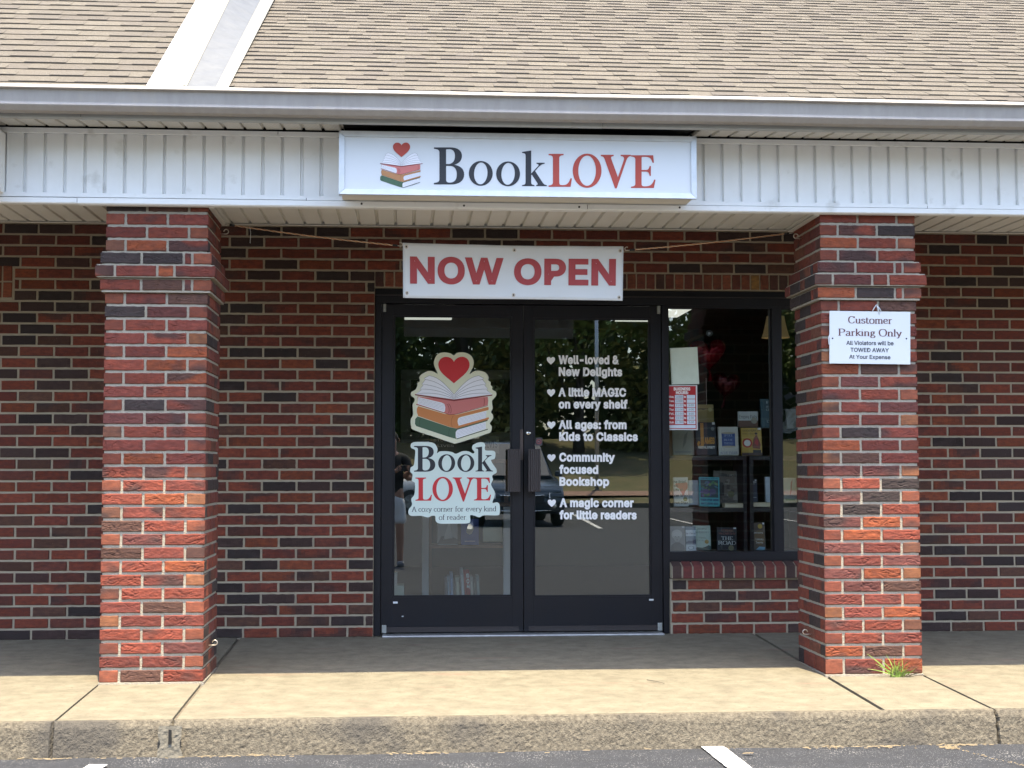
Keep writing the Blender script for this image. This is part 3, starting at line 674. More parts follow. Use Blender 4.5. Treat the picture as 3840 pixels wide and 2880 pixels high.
bld = empty('shop_building', (0, 0, 0), 0, 'long red brick shop front with white eaves and a shingled roof', 'building')
WX0, WX1 = -6.0, 8.0
OPX0, OPX1, HEAD_Z = -.207, 2.72, 2.243
CH = .07044; WZ0 = .0948 - CH + .006      # first joint centre is at .0948
MOD = .2165
def build_wall():
    mb = MB(); X0 = at(1042, 2380, 0).x
    TOP = 2.84; n = int(TOP/CH)+2
    XLE = at(47, 1050, 0).x
    for r in range(-1, n):
        z1 = .0948 + CH*r; z0 = z1 - CH
        b0, b1 = max(z0 + JT/2, .012), z1 - JT/2
        zc = (b0+b1)/2
        off = X0 + (MOD/2 if (r % 2) else 0)
        k0 = int((WX0-off)/MOD)-1; k1 = int((WX1-off)/MOD)+1
        for k in range(k0, k1):
            a = off + k*MOD + JT/2; b = off + (k+1)*MOD - JT/2
            if b < WX0 or a > WX1: continue
            segs = [(a, b)]
            # openings: doors and window with the rowlock above, low wall and sill under the window
            for (ox0, ox1, oz0, oz1) in ((OPX0, 1.690, -1, 2.352), (1.690, OPX1, .375, 2.352), (-6.1, XLE, 2.16, 2.37)):
                if oz0 < zc < oz1:
                    ns = []
                    for (p, q) in segs:
                        if q <= ox0 or p >= ox1: ns.append((p, q))
                        else:
                            if p < ox0: ns.append((p, ox0 - .002 if ox0 == OPX0 else ox0-JT))
                            if q > ox1: ns.append((ox1 + (JT if ox1 > 0 else JT), q))
                    segs = ns
            for (p, q) in segs:
                if q-p < .02: continue
                view = -2.4 < p < 3.6
                c = pick(PAL_DARK if noise.noise((p*2.1, r*.9+.3, 5.5)) + random.uniform(-.25, .25) > .27 else PAL_WALL)
                brick(mb, (0, 0, 0), (1, 0, 0), (0, -1, 0), p, q, b0, b1, random.uniform(-.0015, .0015), c, 9 if view else 3, 4 if view else 3, .45 if view else 0)
    # rowlock course over the opening and upright bricks at the left edge of the photo
    x = OPX0
    while x < OPX1:
        brick(mb, (0, 0, 0), (1, 0, 0), (0, -1, 0), x+.004, x+.0565, 2.248, 2.343, .001, (shade((.30, .165, .05), .12) if 2.20 < x < 2.29 else pick([((.22, .072, .040), 4), ((.17, .055, .038), 3), ((.10, .045, .036), 1)])), 4, 4, .2); x += .0625
    for i in range(44):
        xx = XLE - .058 - i*.0655
        for zz in (2.160, 2.264):
            brick(mb, (0, 0, 0), (1, 0, 0), (0, -1, 0), xx, xx+.054, zz, zz+.094, .001, pick([((.24, .072, .036), 4), ((.19, .055, .036), 3)]), 3, 3)
    # sloping rowlock sill under the window
    x = 1.700
    while x < OPX1:
        c = pick([((.15, .042, .036), 4), ((.19, .050, .038), 3), ((.07, .045, .038), 3)])
        y0, y1 = -.030, .050; V = [(x, y0, .384), (x+.055, y0, .384), (x+.055, y0, .462), (x, y0, .462), (x, y1, .488), (x+.055, y1, .488), (x, y1, .384), (x+.055, y1, .384)]
        mb.idx(V, [(0, 1, 2, 3), (3, 2, 5, 4), (1, 7, 5, 2), (6, 0, 3, 4), (0, 6, 7, 1)], 0, c); x += .0672
    # mortar behind
    for a, b, c, d in ((WX0, OPX0, -.05, TOP), (OPX0, OPX1, 2.244, TOP), (OPX1, WX1, -.05, TOP), (1.69, OPX1, -.05, .380)):
        mb.face([(a, .0065, c), (b, .0065, c), (b, .0065, d), (a, .0065, d)], 1)
    y0, y1 = -.024, .052
    mb.idx([(1.694, y0, .386), (OPX1, y0, .386), (OPX1, y0, .457), (1.694, y0, .457), (1.694, y1, .482), (OPX1, y1, .482), (1.694, y1, .386)], [(0, 1, 2, 3), (3, 2, 5, 4), (6, 0, 3, 4)], 1)
    # reveals
    for x_, s in ((OPX0, 1), (OPX1, -1)):
        f = [(x_, .0065, 0), (x_, .10, 0), (x_, .10, 2.244), (x_, .0065, 2.244)]; mb.face(f if s < 0 else f[::-1], 1)
    mb.face([(OPX0, .0065, 2.244), (OPX0, .10, 2.244), (OPX1, .10, 2.244), (OPX1, .0065, 2.244)], 1)
    mb.face([(1.69, .0065, 0), (1.69, .0065, .38), (1.69, .10, .38), (1.69, .10, 0)], 1)
    mb.build('brick_wall', [M_brick, M_mortar], bld)
build_wall()

PW = .525
def build_pillar(x0, zj0, ch, label, tags):
    mb = MB(); yF = -1.603; yB = yF + PW; x1 = x0 + PW
    faces = (((x0, yF, 0), (1, 0, 0), (0, -1, 0), 'F'), ((x1, yF, 0), (0, 1, 0), (1, 0, 0), 'R'), ((x0, yB, 0), (0, -1, 0), (-1, 0, 0), 'L'), ((x1, yB, 0), (-1, 0, 0), (0, 1, 0), 'B'))
    S = (PW - 2*JT - .0925)/2; H = .0925
    rows = 38
    for r in range(rows):
        z1 = zj0 + ch*r; z0 = z1 - ch
        b0, b1 = (z0 + JT/2, z1 - JT/2)
        if r == 0: b0 = -.004
        if b0 > 2.47: break
        e = {31: .022, 30: .044, 29: .022}.get(r, 0)
        W = PW + 2*e
        even = r % 2 == 0
        for O, u, n, nm in faces:
            O = Vector(O) + Vector(n)*e - Vector(u)*e
            # even rows: front starts with a header; sides turn the corner accordingly
            seq = {'F': 'HSS', 'R': 'HSS', 'B': 'HSS', 'L': 'HSS'}[nm] if even else 'SSH'
            if nm == 'L': seq = 'HSS' if even else 'SSH'
            ws = [H if c == 'H' else S for c in seq]
            if e:
                ws = [S, S, 2*e + H - .0 - .0925 - JT + .0, H] if not even else [H, S, 2*e - JT, S]
                seq = 'SShH' if not even else 'HShS'
                tot = sum(ws) + JT*(len(ws)-1); ws = [q*(W - JT*(len(ws)-1))/(tot - JT*(len(ws)-1)) for q in ws]
            p = 0
            for k, c in enumerate(seq):
                q = p + ws[k]
                if nm == 'F': col = pick(PAL_HEAD if c == 'H' else PAL_PIER); ro = .12 if c == 'H' else (.75 if c == 'S' else .3); nx, nz = (22, 9) if c == 'H' else (44, 13)
                elif nm == 'B': col = pick(PAL_SIDE); ro = 0; nx = nz = 3
                else: col = pick(PAL_SIDE); ro = .4; nx, nz = (14, 7)
                brick(mb, O, u, n, p, q, b0, b1, 0, col, nx, nz, ro, capL=(k > 0), capR=(k < len(seq)-1), mi=0)
                p = q + JT
    g = .0065
    mb.box(x0+g, x1-g, yF+g, yB-g, -.03, 2.50, 1)
    for r, e in ((31, .022), (30, .044), (29, .022)):
        z1 = zj0 + ch*r
        mb.box(x0+g-e, x1-g+e, yF+g-e, yB-g+e, z1-ch+(.002 if r != 29 else -.004), z1-.001, 1)
    # thin bed of mortar squeezed out at the foot
    mb.box(x0-.004, x1+.004, yF-.006, yB+.004, -.03, -.006, 1)
    o = mb.build('brick_pillar', [M_brick_rough, M_mortar_light], bld)
    o['label'] = label
    for i, (kind, p) in enumerate(tags):
        h = MB(); p = Vector(p); s = 1 if kind == 'R' else -1
        pts = [p, p + Vector((s*.02, 0, 0))] + [p + Vector((s*(.032 + .013*math.sin(a)), 0, -.013*math.cos(a) + .013)) for a in np.linspace(0, 4.7, 12)]
        h.tube(pts, .0028, 6); h.build('screw_hook', M_brass, o, smooth=True)
    return o
LPX, RPX = -1.5658, 2.2238
hookL = Vector((LPX+PW, -1.115, 2.395)); hookR = Vector((RPX, -1.24, 2.385))
build_pillar(LPX, .0631, .06945, 'left brick pillar standing bare', [('R', hookL), ('R', (LPX+PW, -1.40, .155))])
build_pillar(RPX, .0811, .06845, 'right brick pillar carrying the parking sign', [('L', hookR), ('L', (RPX, -1.33, .175))])

# ------------------------------------------------------------------ beam, eaves, gutter, roof
def ribbed(mb, start, along, outv, extr, length, pitch=.1016, groove=.020, depth=.015, mi=0, phase=0):
    start, along, outv, extr = Vector(start), Vector(along), Vector(outv), Vector(extr)
    pts = []; x = -phase
    while x < length:
        for a, d in ((0, 0), (pitch-groove, 0), (pitch-groove+.004, -depth), (pitch-.006, -depth), (pitch-.001, .0012)):
            if 0 <= x+a <= length: pts.append(start + along*(x+a) + outv*d)
        x += pitch
    n = len(pts)
    F = [(i, i+1, n+i+1, n+i) for i in range(n-1)]
    V = pts + [p + extr for p in pts]
    if (V[1]-V[0]).cross(extr).dot(outv) < 0: F = [f[::-1] for f in F]
    mb.idx(V, F, mi)
DEY = .14                      # how much farther out the eave stands than a first estimate
def ev(y, z): return (y - DEY, CAM.z + (z - CAM.z)*((y - DEY) - CAM.y)/(y - CAM.y))
YF = -1.640                    # face of the beam
mb = MB()
ribbed(mb, (WX0, YF, 2.505), (1, 0, 0), (0, -1, 0), (0, 0, .335), WX1-WX0, phase=.03)
mb.build('fascia_panel', M_white, bld)
mb = MB(); xs = [WX0, -1.70, -.62, 1.0, 3.06, WX1]
mb.profile([(YF-.004, 2.516), (YF-.016, 2.514), (YF-.016, 2.4925), (YF-.004, 2.4905)], WX0, -.53)
mb.profile([(YF-.006, 2.514), (YF-.018, 2.512), (YF-.018, 2.4905), (YF-.006, 2.4885)], -.527, 2.80)
mb.profile([(YF-.004, 2.514), (YF-.016, 2.512), (YF-.016, 2.4905), (YF-.004, 2.4885)], 2.803, WX1)
mb.profile([(YF+.0, 2.4875), (YF-.022, 2.4865), (YF-.022, 2.462), (YF-.016, 2.4565), (YF+.03, 2.4565)], WX0, -1.705)
mb.profile([(YF+.0, 2.4875), (YF-.026, 2.4865), (YF-.026, 2.460), (YF-.018, 2.4535), (YF+.03, 2.4535)], -1.702, .95)
mb.profile([(YF+.0, 2.4875), (YF-.024, 2.4865), (YF-.024, 2.461), (YF-.016, 2.4555), (YF+.03, 2.4555)], .953, WX1)
mb.profile([(YF-.002, 2.853), (YF-.016, 2.852), (YF-.016, 2.828), (YF-.002, 2.826)], WX0, -.68)
mb.profile([(YF-.003, 2.852), (YF-.019, 2.851), (YF-.019, 2.827), (YF-.003, 2.825)], -.677, WX1)
mb.build('fascia_trim', M_white, bld)
mb = MB()
ribbed(mb, (WX0, -1.612, 2.462), (1, 0, 0), (0, 0, -1), (0, .542, 0), WX1-WX0, phase=.05, depth=.014)
mb.profile([(-1.085, 2.456), (-1.068, 2.454), (-1.066, 2.48), (-1.066, 3.0)], WX0, WX1)
for a, b in ((LPX+PW+.004, .028), (RPX-.032, .028)):
    mb.box(a, a+b, -1.61, -1.07, 2.449, 2.4555)
mb.build('beam_soffit', M_soffit, bld)
mb = MB()
(ey0, ez0) = ev(-1.842, 2.866)
for xa, xb in ((WX0, -.30), (1.44, WX1)):
    q = MB(); ribbed(q, (xa, ey0, 0), (1, 0, 0), (0, 0, -1), (0, -1.644-ey0, 0), xb-xa, phase=.02, depth=.012)
    sl = (2.8635 - ez0)/(-1.644 - ey0)
    mb.idx([(v[0], v[1], v[2] + ez0 + (v[1]-ey0)*sl) for v in q.v], q.f)
def perf(m):
    t = m.node_tree; N = t.nodes; L = t.links; b = N['Principled BSDF']; src = b.inputs['Base Color'].links[0].from_socket
    tc = N.new('ShaderNodeTexCoord'); wv = N.new('ShaderNodeTexWave'); wv.inputs['Scale'].default_value = 45; wv.bands_direction = 'X'; L.new(tc.outputs['Object'], wv.inputs[0])
    gt = N.new('ShaderNodeMath'); gt.operation = 'GREATER_THAN'; gt.inputs[1].default_value = .62; L.new(wv.outputs[1], gt.inputs[0])
    mu = N.new('ShaderNodeMath'); mu.operation = 'MULTIPLY'; mu.inputs[1].default_value = .45; L.new(gt.outputs[0], mu.inputs[0])
    mx = N.new('ShaderNodeMix'); mx.data_type = 'RGBA'; mx.inputs[7].default_value = (.22, .20, .16, 1); L.new(mu.outputs[0], mx.inputs[0]); L.new(src, mx.inputs[6]); L.new(mx.outputs[2], b.inputs['Base Color'])
M_perf = mat('perforated_soffit', (.60, .58, .53), .5, var=((.60, .57, .50), .4), vscale=6); perf(M_perf)
mb.build('eave_soffit', M_perf, bld)
mb = MB(); (ey0, ez0) = ev(-1.842, 2.866); mb.idx([(-.46, ey0, ez0+.014), (1.58, ey0, ez0+.014), (1.58, -1.644, 2.8775), (-.46, -1.644, 2.8775)], [(0, 1, 2, 3)]); mb.build('eave_shade_panel', M_hole_shade, bld)  # black panel standing in for the shadow band between soffit and sign
mb = MB()
mb.profile([ev(*p) for p in ((-1.846, 2.99), (-1.846, 2.862), (-1.838, 2.856), (-1.826, 2.856), (-1.826, 2.866))], WX0, -1.62)
mb.profile([ev(*p) for p in ((-1.848, 2.99), (-1.848, 2.860), (-1.840, 2.854), (-1.826, 2.854), (-1.826, 2.866))], -1.618, .99)
mb.profile([ev(*p) for p in ((-1.846, 2.99), (-1.846, 2.861), (-1.838, 2.855), (-1.826, 2.855), (-1.826, 2.866))], .992, WX1)
mb.build('sub_fascia', M_subfascia, bld)
mb = MB()
gp = [(-1.850, 2.985), (-1.852, 2.884), (-1.858, 2.877), (-1.905, 2.875), (-1.916, 2.879), (-1.940, 2.899), (-1.944, 2.904), (-1.942, 2.908), (-1.931, 2.917), (-1.930, 2.921), (-1.944, 2.976), (-1.948, 2.981), (-1.962, 2.981), (-1.966, 2.985), (-1.963, 2.992), (-1.954, 3.001), (-1.947, 3.004), (-1.944, 2.994)]
gp = [ev(*p) for p in gp]
n = 60
for i in range(n):                                   # slight waviness along its run
    a = WX0 + (WX1-WX0)*i/n; b = WX0 + (WX1-WX0)*(i+1)/n
    w0 = .003*noise.noise((a*.9, 0, 4)); w1 = .003*noise.noise((b*.9, 0, 4))
    for k in range(len(gp)-1):
        (y0, z0), (y1, z1) = gp[k], gp[k+1]
        mb.face([(a, y0, z0+w0), (a, y1, z1+w0), (b, y1, z1+w1), (b, y0, z0+w1)])
mb.build('gutter', M_gutter, bld)

EY, EZ = ev(-1.885, 2.990)
def roof_field(mb, xa, xb, beta, e, rows, seed):
    rnd = random.Random(seed); c, s = math.cos(R(beta)), math.sin(R(beta))
    P = lambda x, t, h: (x, EY + t*c - h*s, EZ + t*s + h*c)
    mb.face([P(xa, 0, -.004), P(xb, 0, -.004), P(xb, rows*e, -.004), P(xa, rows*e, -.004)], 0, (.02, .018, .016))
    PALS = [((.148, .135, .113), 5), ((.142, .129, .109), 4), ((.139, .126, .108), 4), ((.130, .118, .103), 2.0), ((.156, .143, .120), 2.5)]
    for r in range(rows):
        x = xa - rnd.random()*.3; t0 = r*e; base = .002 + .0008*rnd.random()
        raised = rnd.random() < .5
        while x < xb:
            w_ = rnd.uniform(.09, .24) if raised else rnd.uniform(.07, .22)
            p, q = max(x, xa), min(x+w_, xb)
            if q - p > .004:
                h = base + (.0092 if raised else .0060) + .0012*rnd.random()
                col = rnd.choices([a for a, _ in PALS], [b for _, b in PALS])[0]; f = 1 + rnd.uniform(-.06, .06)
                col = tuple(v*f for v in col)
                j0 = .0035*noise.noise((p*1.7, r*3.1, seed)); j1 = .0035*noise.noise((q*1.7, r*3.1, seed))
                V = [P(p, t0+j0, h), P(q, t0+j1, h), P(q, t0+e*1.15, .003), P(p, t0+e*1.15, .003), P(p, t0+j0, -.002), P(q, t0+j1, -.002)]
                mb.idx(V, [(0, 1, 2, 3), (4, 5, 1, 0), (4, 0, 3), (5, 2, 1)], 0, col)
            x += w_; raised = not raised
    # ragged dirty starter course
    x = xa
    while x < xb:
        w_ = rnd.uniform(.03, .12); d = rnd.uniform(.008, .028)
        k = rnd.uniform(.10, .34)
        q = min(x+w_, xb)
        mb.idx([P(x, -d, .004), P(q, -d*.9, .0045), P(q, .03, .0065), P(x, .03, .0065), P(x, -d, -.004), P(q, -d*.9, -.004)], [(0, 1, 2, 3), (4, 5, 1, 0)], 0, (k, k*.92, k*.84))
        x = q
    return P
mb = MB(); Pr = roof_field(mb, -.905, 9.0, 27.2, .115, 62, 3); mb.build('shingle_roof', M_shingle, bld)
mb = MB(); Pl = roof_field(mb, -7.0, -1.29, 30.8, .118, 62, 5); o = mb.build('shingle_roof', M_shingle, bld); o['label'] = 'steeper shingle roof left of the white strip'
mb = MB(); mb.face([(WX0-1, EY+.01, EZ-.035), (9, EY+.01, EZ-.035), (9, EY+6.5, EZ-.035+6.5*math.tan(R(26))), (WX0-1, EY+6.5, EZ-.035+6.5*math.tan(R(26)))]); mb.box(WX0, WX1, -1.624, -1.618, 2.47, 3.02); mb.build('attic_light_blocker', M_hole_shade, bld)  # unseen black sheet and board added to stop sun leaking under the shingles
mb = MB()                                                   # back slope so the roof closes
for x0, x1, P, L in ((-.905, 9, Pr, 62*.115), (-7, -1.29, Pl, 62*.118)):
    a, b = P(x0, L, 0), P(x1, L, 0)
    mb.face([a, b, (b[0], b[1]+6, 2.6), (a[0], a[1]+6, 2.6)], 0, (.4, .35, .28))
mb.build('rear_roof', M_shingle, bld)
def strip(name, xa, ba, ha, xb, bb, hb, m, extra=None, L=7.0):
    q = MB(); n = 30
    A = [Vector((xa, EY-.012 + t*math.cos(R(ba)), EZ + t*math.sin(R(ba)) + ha)) for t in np.linspace(0, L, n)]
    B = [Vector((xb, EY-.012 + t*math.cos(R(bb)), EZ + t*math.sin(R(bb)) + hb)) for t in np.linspace(0, L*math.cos(R(ba))/math.cos(R(bb)), n)]
    q.idx(A+B, [(i, n+i, n+i+1, i+1) for i in range(n-1)])
    q.face([A[0], A[0]-Vector((0, 0, .05)), B[0]-Vector((0, 0, .05)), B[0]])
    if extra: q.idx(A+[p + Vector(extra) for p in A], [(i, i+1, n+i+1, n+i) for i in range(n-1)])
    return q.build(name, m, bld)
strip('parapet_cap', -1.292, 30.8, .030, -1.112, 30.8, .032, M_capwhite, (0, 0, -.05))
strip('parapet_edge_trim', -1.112, 30.8, .036, -1.094, 30.8, .030, M_flash)
strip('parapet_side', -1.094, 30.8, .026, -.950, 28.4, .020, M_capshade)
strip('parapet_flashing', -.952, 28.4, .026, -.897, 27.4, .012, M_flash)

# ------------------------------------------------------------------ interior of the shop
mb = MB()
mb.face([(-2.5, 6.5, 0), (7, 6.5, 0), (7, 6.5, 2.75), (-2.5, 6.5, 2.75)][::-1])
mb.face([(-2.5, .14, 0), (-2.5, 6.5, 0), (-2.5, 6.5, 2.75), (-2.5, .14, 2.75)][::-1])
mb.face([(7, .14, 0), (7, 6.5, 0), (7, 6.5, 2.75), (7, .14, 2.75)])
mb.build('interior_wall', mat('dark_green_paint', (.022, .060, .042), .6, var=((.016, .05, .036), .5), vscale=3), bld)
mb = MB(); mb.face([(-2.5, .14, .02), (7, .14, .02), (7, 6.5, .02), (-2.5, 6.5, .02)]); mb.build('interior_floor', mat('dark_wood_floor', (.06, .045, .035), .5, var=((.035, .026, .02), .6), vscale=5, stretch=(8, 1, 1)), bld)
mb = MB(); mb.face([(-2.5, .14, 2.62), (-2.5, 6.5, 2.62), (7, 6.5, 2.62), (7, .14, 2.62)]); mb.build('interior_ceiling', mat('ceiling_tile', (.22, .22, .20), .9, bump=.3, bscale=40), bld)
mb = MB(); mb.face([(WX0, -1.06, 2.86), (WX0, .14, 2.86), (WX1, .14, 2.86), (WX1, -1.06, 2.86)]); mb.build('porch_ceiling', M_soffit, bld)
mb = MB()
for a, b, c, d in ((WX0, OPX0, -.05, 2.9), (OPX1, WX1, -.05, 2.9), (OPX0, OPX1, 2.25, 2.9), (1.70, OPX1, -.05, .38)):
    mb.box(a, b, .105, .139, c, d)
mb.build('wall_lining', mat('plaster_lining', (.05, .09, .07), .8), bld)
M_fix = mat('light_diffuser', (.8, .8, .78), .5, emit=(1, 1, .90), estr=.17, var=((.7, .7, .66), .5), vscale=3)
def fixture(pa, pb, pc, z):
    a, b, c = (atz(*p, z) for p in (pa, pb, pc)); f = MB(); dy = 1.2
    f.box(min(a.x, b.x), max(a.x, b.x), a.y-dy, a.y, z, z+.06)
    f.build('ceiling_light', M_fix, bld)
fixture((1517, 1199), (1693, 1199), (1517, 1187), 2.48)
fixture((2306, 1206), (2436, 1206), (2300, 1193), 2.48)
fixture((2440, 1190), (2540, 1190), (2500, 1174), 2.48)

# ------------------------------------------------------------------ shop front: frame, doors, windows
FY0, FY1 = .045, .110
mb = MB()
mb.box(OPX0+.002, -.163, FY0, FY1, .030, 2.145); mb.box(1.652, 1.694, FY0, FY1, .030, 2.145)
mb.box(OPX0+.002, OPX1-.002, FY0, FY1, 2.146, 2.196)                  # head
mb.box(OPX0+.002, OPX1-.002, FY0-.012, FY1-.004, 2.1965, 2.2035, 1)   # thin worn edge
mb.box(OPX0+.002, OPX1-.002, FY0+.016, FY1-.002, 2.204, 2.242)        # recessed closure strip
mb.box(-.160, 1.649, FY0+.004, FY1, .0305, .036, 1)
mb.build('door_frame', [M_bronze, M_bronze2], bld)
mb = MB(); mb.bbox(-.150, 1.640, -.055, FY1-.01, .024, .0405, .006); mb.build('threshold', mat('worn_aluminium', (.36, .37, .37), .4, metal=.6, var=((.2, .2, .2), .6), vscale=20), bld)
DZ0, DZ1 = .048, 2.141
def door(x0, x1, gx0, gx1, gz0, gz1, hinge_left, label):
    d = MB(); y0, y1 = .056, .102
    d.bbox(x0, gx0-.001, y0, y1, DZ0, DZ1, .002); d.bbox(gx1+.001, x1, y0, y1, DZ0, DZ1, .002)
    d.box(gx0-.001, gx1+.001, y0+.002, y1-.002, DZ0+.001, gz0, 0); d.box(gx0-.001, gx1+.001, y0+.002, y1-.002, gz1, DZ1-.001, 0)
    for a, b, c, e in ((gx0, gx0+.010, gz0, gz1), (gx1-.010, gx1, gz0, gz1), (gx0+.010, gx1-.010, gz0, gz0+.010), (gx0+.010, gx1-.010, gz1-.010, gz1)):
        d.box(a, b, y0+.009, y0+.019, c, e)                           # glazing bead
    o = d.build('door', [M_bronze], bld); o['label'] = label
    g = MB(); g.face([(gx0, y0+.022, gz0), (gx1, y0+.022, gz0), (gx1, y0+.022, gz1), (gx0, y0+.022, gz1)]); g.build('door_glass', M_glass, o)
    s = MB(); s.box(x0+.03, x1-.03, y0-.006, y0+.001, DZ0+.002, DZ0+.034)
    for k in range(5):
        xx = x0+.06+(x1-x0-.12)*k/4; s.lathe([(0, -.0085), (.004, -.008), (.004, -.006)], (xx, y0, DZ0+.018), 8, 'Y')
    s.build('door_sweep', M_bronze2, o)
    hx = x0 if hinge_left else x1; sg = 1 if hinge_left else -1
    for zz, h in ((DZ0-.002, .050), (DZ1-.050, .052)):
        p = MB(); a, b = sorted((hx + sg*.006, hx + sg*(.036 if zz < 1 else .026)))
        p.bbox(a, b, y0-.012, y0+.004, zz, zz+h, .003); p.build('pivot_hinge', M_steel, o)
    # ribbed pull
    px0, px1 = (at(1903, 1764, 0).x, at(1950, 1764, 0).x) if hinge_left else (at(1980, 1764, 0).x, at(2026, 1764, 0).x)
    z1, z0 = at(1926, 1684, 0).z, at(1926, 1844, 0).z
    hd = MB(); n = 6; wv = (px1-px0)/n
    for k in range(n): hd.bbox(px0+k*wv+.0004, px0+(k+1)*wv-.0004, -.030 - (.006 if 0 < k < n-1 else 0), -.010, z0, z1, .0018)
    for zz in (z0+.03, z1-.05): hd.box(px0+.02, px1-.02, -.012, y0+.001, zz, zz+.02)
    hd.build('pull_handle', M_handle, o)
    return o
dl = door(-.160, .7475, -.085, .675, .271, 2.069, True, 'left door with the bookshop sticker')
dr = door(.7525, 1.649, .815, 1.576, .265, 2.060, False, 'right door with the white list')
mb = MB(); a, b = at(1950, 1610, .05), at(1962, 1725, .05); mb.bbox(a.x, b.x, .046, .055, b.z, a.z, .002)
for z in (a.z-.012, b.z+.012): mb.lathe([(0, -.003), (.003, -.002), (.003, 0)], ((a.x+b.x)/2, .046, z), 8, 'Y')
mb.build('latch_guard', mat('brown_plate', (.075, .052, .045), .4, var=((.05, .036, .03), .5), vscale=30), dl)
mb = MB(); c = at(1981, 1624, .05)
mb.lathe([(0, -.014), (.013, -.013), (.0175, -.006), (.0185, 0)], (c.x, .056, c.z), 20, 'Y')
mb.build('lock_cylinder', M_chrome, dr, smooth=True)
mb = MB(); mb.box(c.x-.0022, c.x+.0022, .0405, .0422, c.z-.007, c.z+.006); mb.build('keyhole', M_black, dr)
for (u0, v0, u1, v1), p in (((1474, 2256, 1491, 2263), dl), ((2434, 2246, 2451, 2252), dr)):
    a, b = at(u0, v0, .056), at(u1, v1, .056); q = MB(); q.box(a.x, b.x, .0545, .0578, b.z, a.z); q.build('maker_label', M_plastic, p)
a = at(1510, 2311, .056); mb = MB(); mb.bbox(a.x-.006, a.x+.006, .054, .058, a.z-.004, a.z+.003, .001); mb.build('paint_chip', M_plastic, dl)
# windows
mb = MB()
mb.box(1.6945, OPX1-.002, FY0, FY1, 2.1285, 2.1455); mb.box(1.6945, OPX1-.002, FY0, FY1, .497, .549)
mb.box(2.380, 2.443, FY0-.004, FY1, .5495, 2.128); mb.box(1.6945, 1.6985, FY0+.01, FY1, .5495, 2.128)
mb.box(2.372, 2.3795, FY0+.018, FY1, .5495, 2.128)
mb.box(1.69, OPX1-.002, .053, .10, .380, .4965)
win = mb.build('display_window', M_bronze, bld)
WROT = .010
g = MB(); xc = 2.035; hw = .337
g.face([(xc-hw, .0855-hw*WROT, .549), (xc+hw, .0855+hw*WROT, .549), (xc+hw, .0855+hw*WROT, 2.1285), (xc-hw, .0855-hw*WROT, 2.1285)]); g.build('window_pane', M_glass2, win)
g = MB(); g.face([(2.443, .085, .549), (OPX1-.002, .088, .549), (OPX1-.002, .088, 2.1285), (2.443, .085, 2.1285)]); g.build('window_pane', M_glass2, win)

# ================================================================== SIGNS
def plane_map(Y): return lambda x, y: at(x, y, Y)
# --- the lit-box sign over the doors
sg = empty('lightbox_sign', label='wide white lightbox sign reading BookLOVE above the doors', cat='sign')
c0, c1, c2, c3 = (Vector((-.350, -1.86, 2.486)), Vector((1.497, -1.86, 2.483)), Vector((1.497, -1.86, 2.810)), Vector((-.350, -1.86, 2.811)))
mb = MB(); x0, x1, z0, z1 = -.340, 1.487, 2.4925, 2.803
mb.bbox(x0, x1, -1.845, -1.643, z0, z1, .004); mb.build('cabinet', M_cab, sg)
mb = MB(); fw = .0275
X0, X1, Z0, Z1 = -.350, 1.497, 2.4845, 2.811; yo, yi, yb = -1.872, -1.862, -1.842
for (p, q, r_, s_) in (((X0, Z0), (X1, Z0), (X1-fw, Z0+fw), (X0+fw, Z0+fw)), ((X1, Z0), (X1, Z1), (X1-fw, Z1-fw), (X1-fw, Z0+fw)), ((X1, Z1), (X0, Z1), (X0+fw, Z1-fw), (X1-fw, Z1-fw)), ((X0, Z1), (X0, Z0), (X0+fw, Z0+fw), (X0+fw, Z1-fw))):
    g = .0006; sh = lambda t, c=((p[0]+q[0]+r_[0]+s_[0])/4, (p[1]+q[1]+r_[1]+s_[1])/4): (t[0] + (c[0]-t[0])*.0012 , t[1] + (c[1]-t[1])*.004)
    p, q, r_, s_ = map(sh, (p, q, r_, s_))
    mb.idx([(p[0], yo, p[1]), (q[0], yo, q[1]), (r_[0], yo+.004, r_[1]), (s_[0], yo+.004, s_[1]), (p[0], yb, p[1]), (q[0], yb, q[1]), (r_[0], yb, r_[1]), (s_[0], yb, s_[1])],
           [(0, 1, 2, 3), (4, 5, 1, 0), (2, 6, 7, 3)[::1], (1, 5, 6, 2), (4, 0, 3, 7)])
mb.build('sign_frame', M_alu, sg)
mb = MB(); mb.box(X0+fw-.003, X1-fw+.003, -1.858, -1.848, Z0+fw-.003, Z1-fw+.003); mb.build('sign_face', M_signface, sg)
SY = -1.8592
art = Art(plane_map(SY))
zx = lambda x: 1280 + x/1.728
zy = lambda y: y/1.728
for ch, x0, x1, yb_, yt, m in (('B', 600, 796, 1195, 955, M_ink), ('o', 826, 981, 1204, 1043, M_ink), ('o', 1003, 1158, 1207, 1046, M_ink), ('k', 1171, 1331, 1206, 975, M_ink),
                               ('L', 1343, 1494, 1210, 997, M_red), ('O', 1499, 1686, 1217, 995, M_red), ('V', 1681, 1876, 1216, 1003, M_red), ('E', 1877, 2036, 1218, 1006, M_red)):
    logo_glyph(art, ch, zx(x0), zx(x1), zy(yb_), zy(yt), m)
art.build('sign_lettering', sg)
art = Art(plane_map(SY))
logo_art(art, lambda x, y: (1200 + ((x-677)*.846+1056)/3.456, 440 + ((y-175)*.846+328)/3.456), M_red, M_pinkbk, M_orange2)
art.build('book_stack_emblem', sg)
mb = MB()
for u, v in ((1305, 733), (1356, 764), (1740, 771), (2172, 776), (2549, 778)):
    p = at(u, v, -1.667); mb = MB(); mb.lathe([(0, -.002), (.005, -.0015), (.006, 0)], (p.x, -1.667, p.z), 8, 'Y'); mb.build('sign_bolt', M_black, sg)
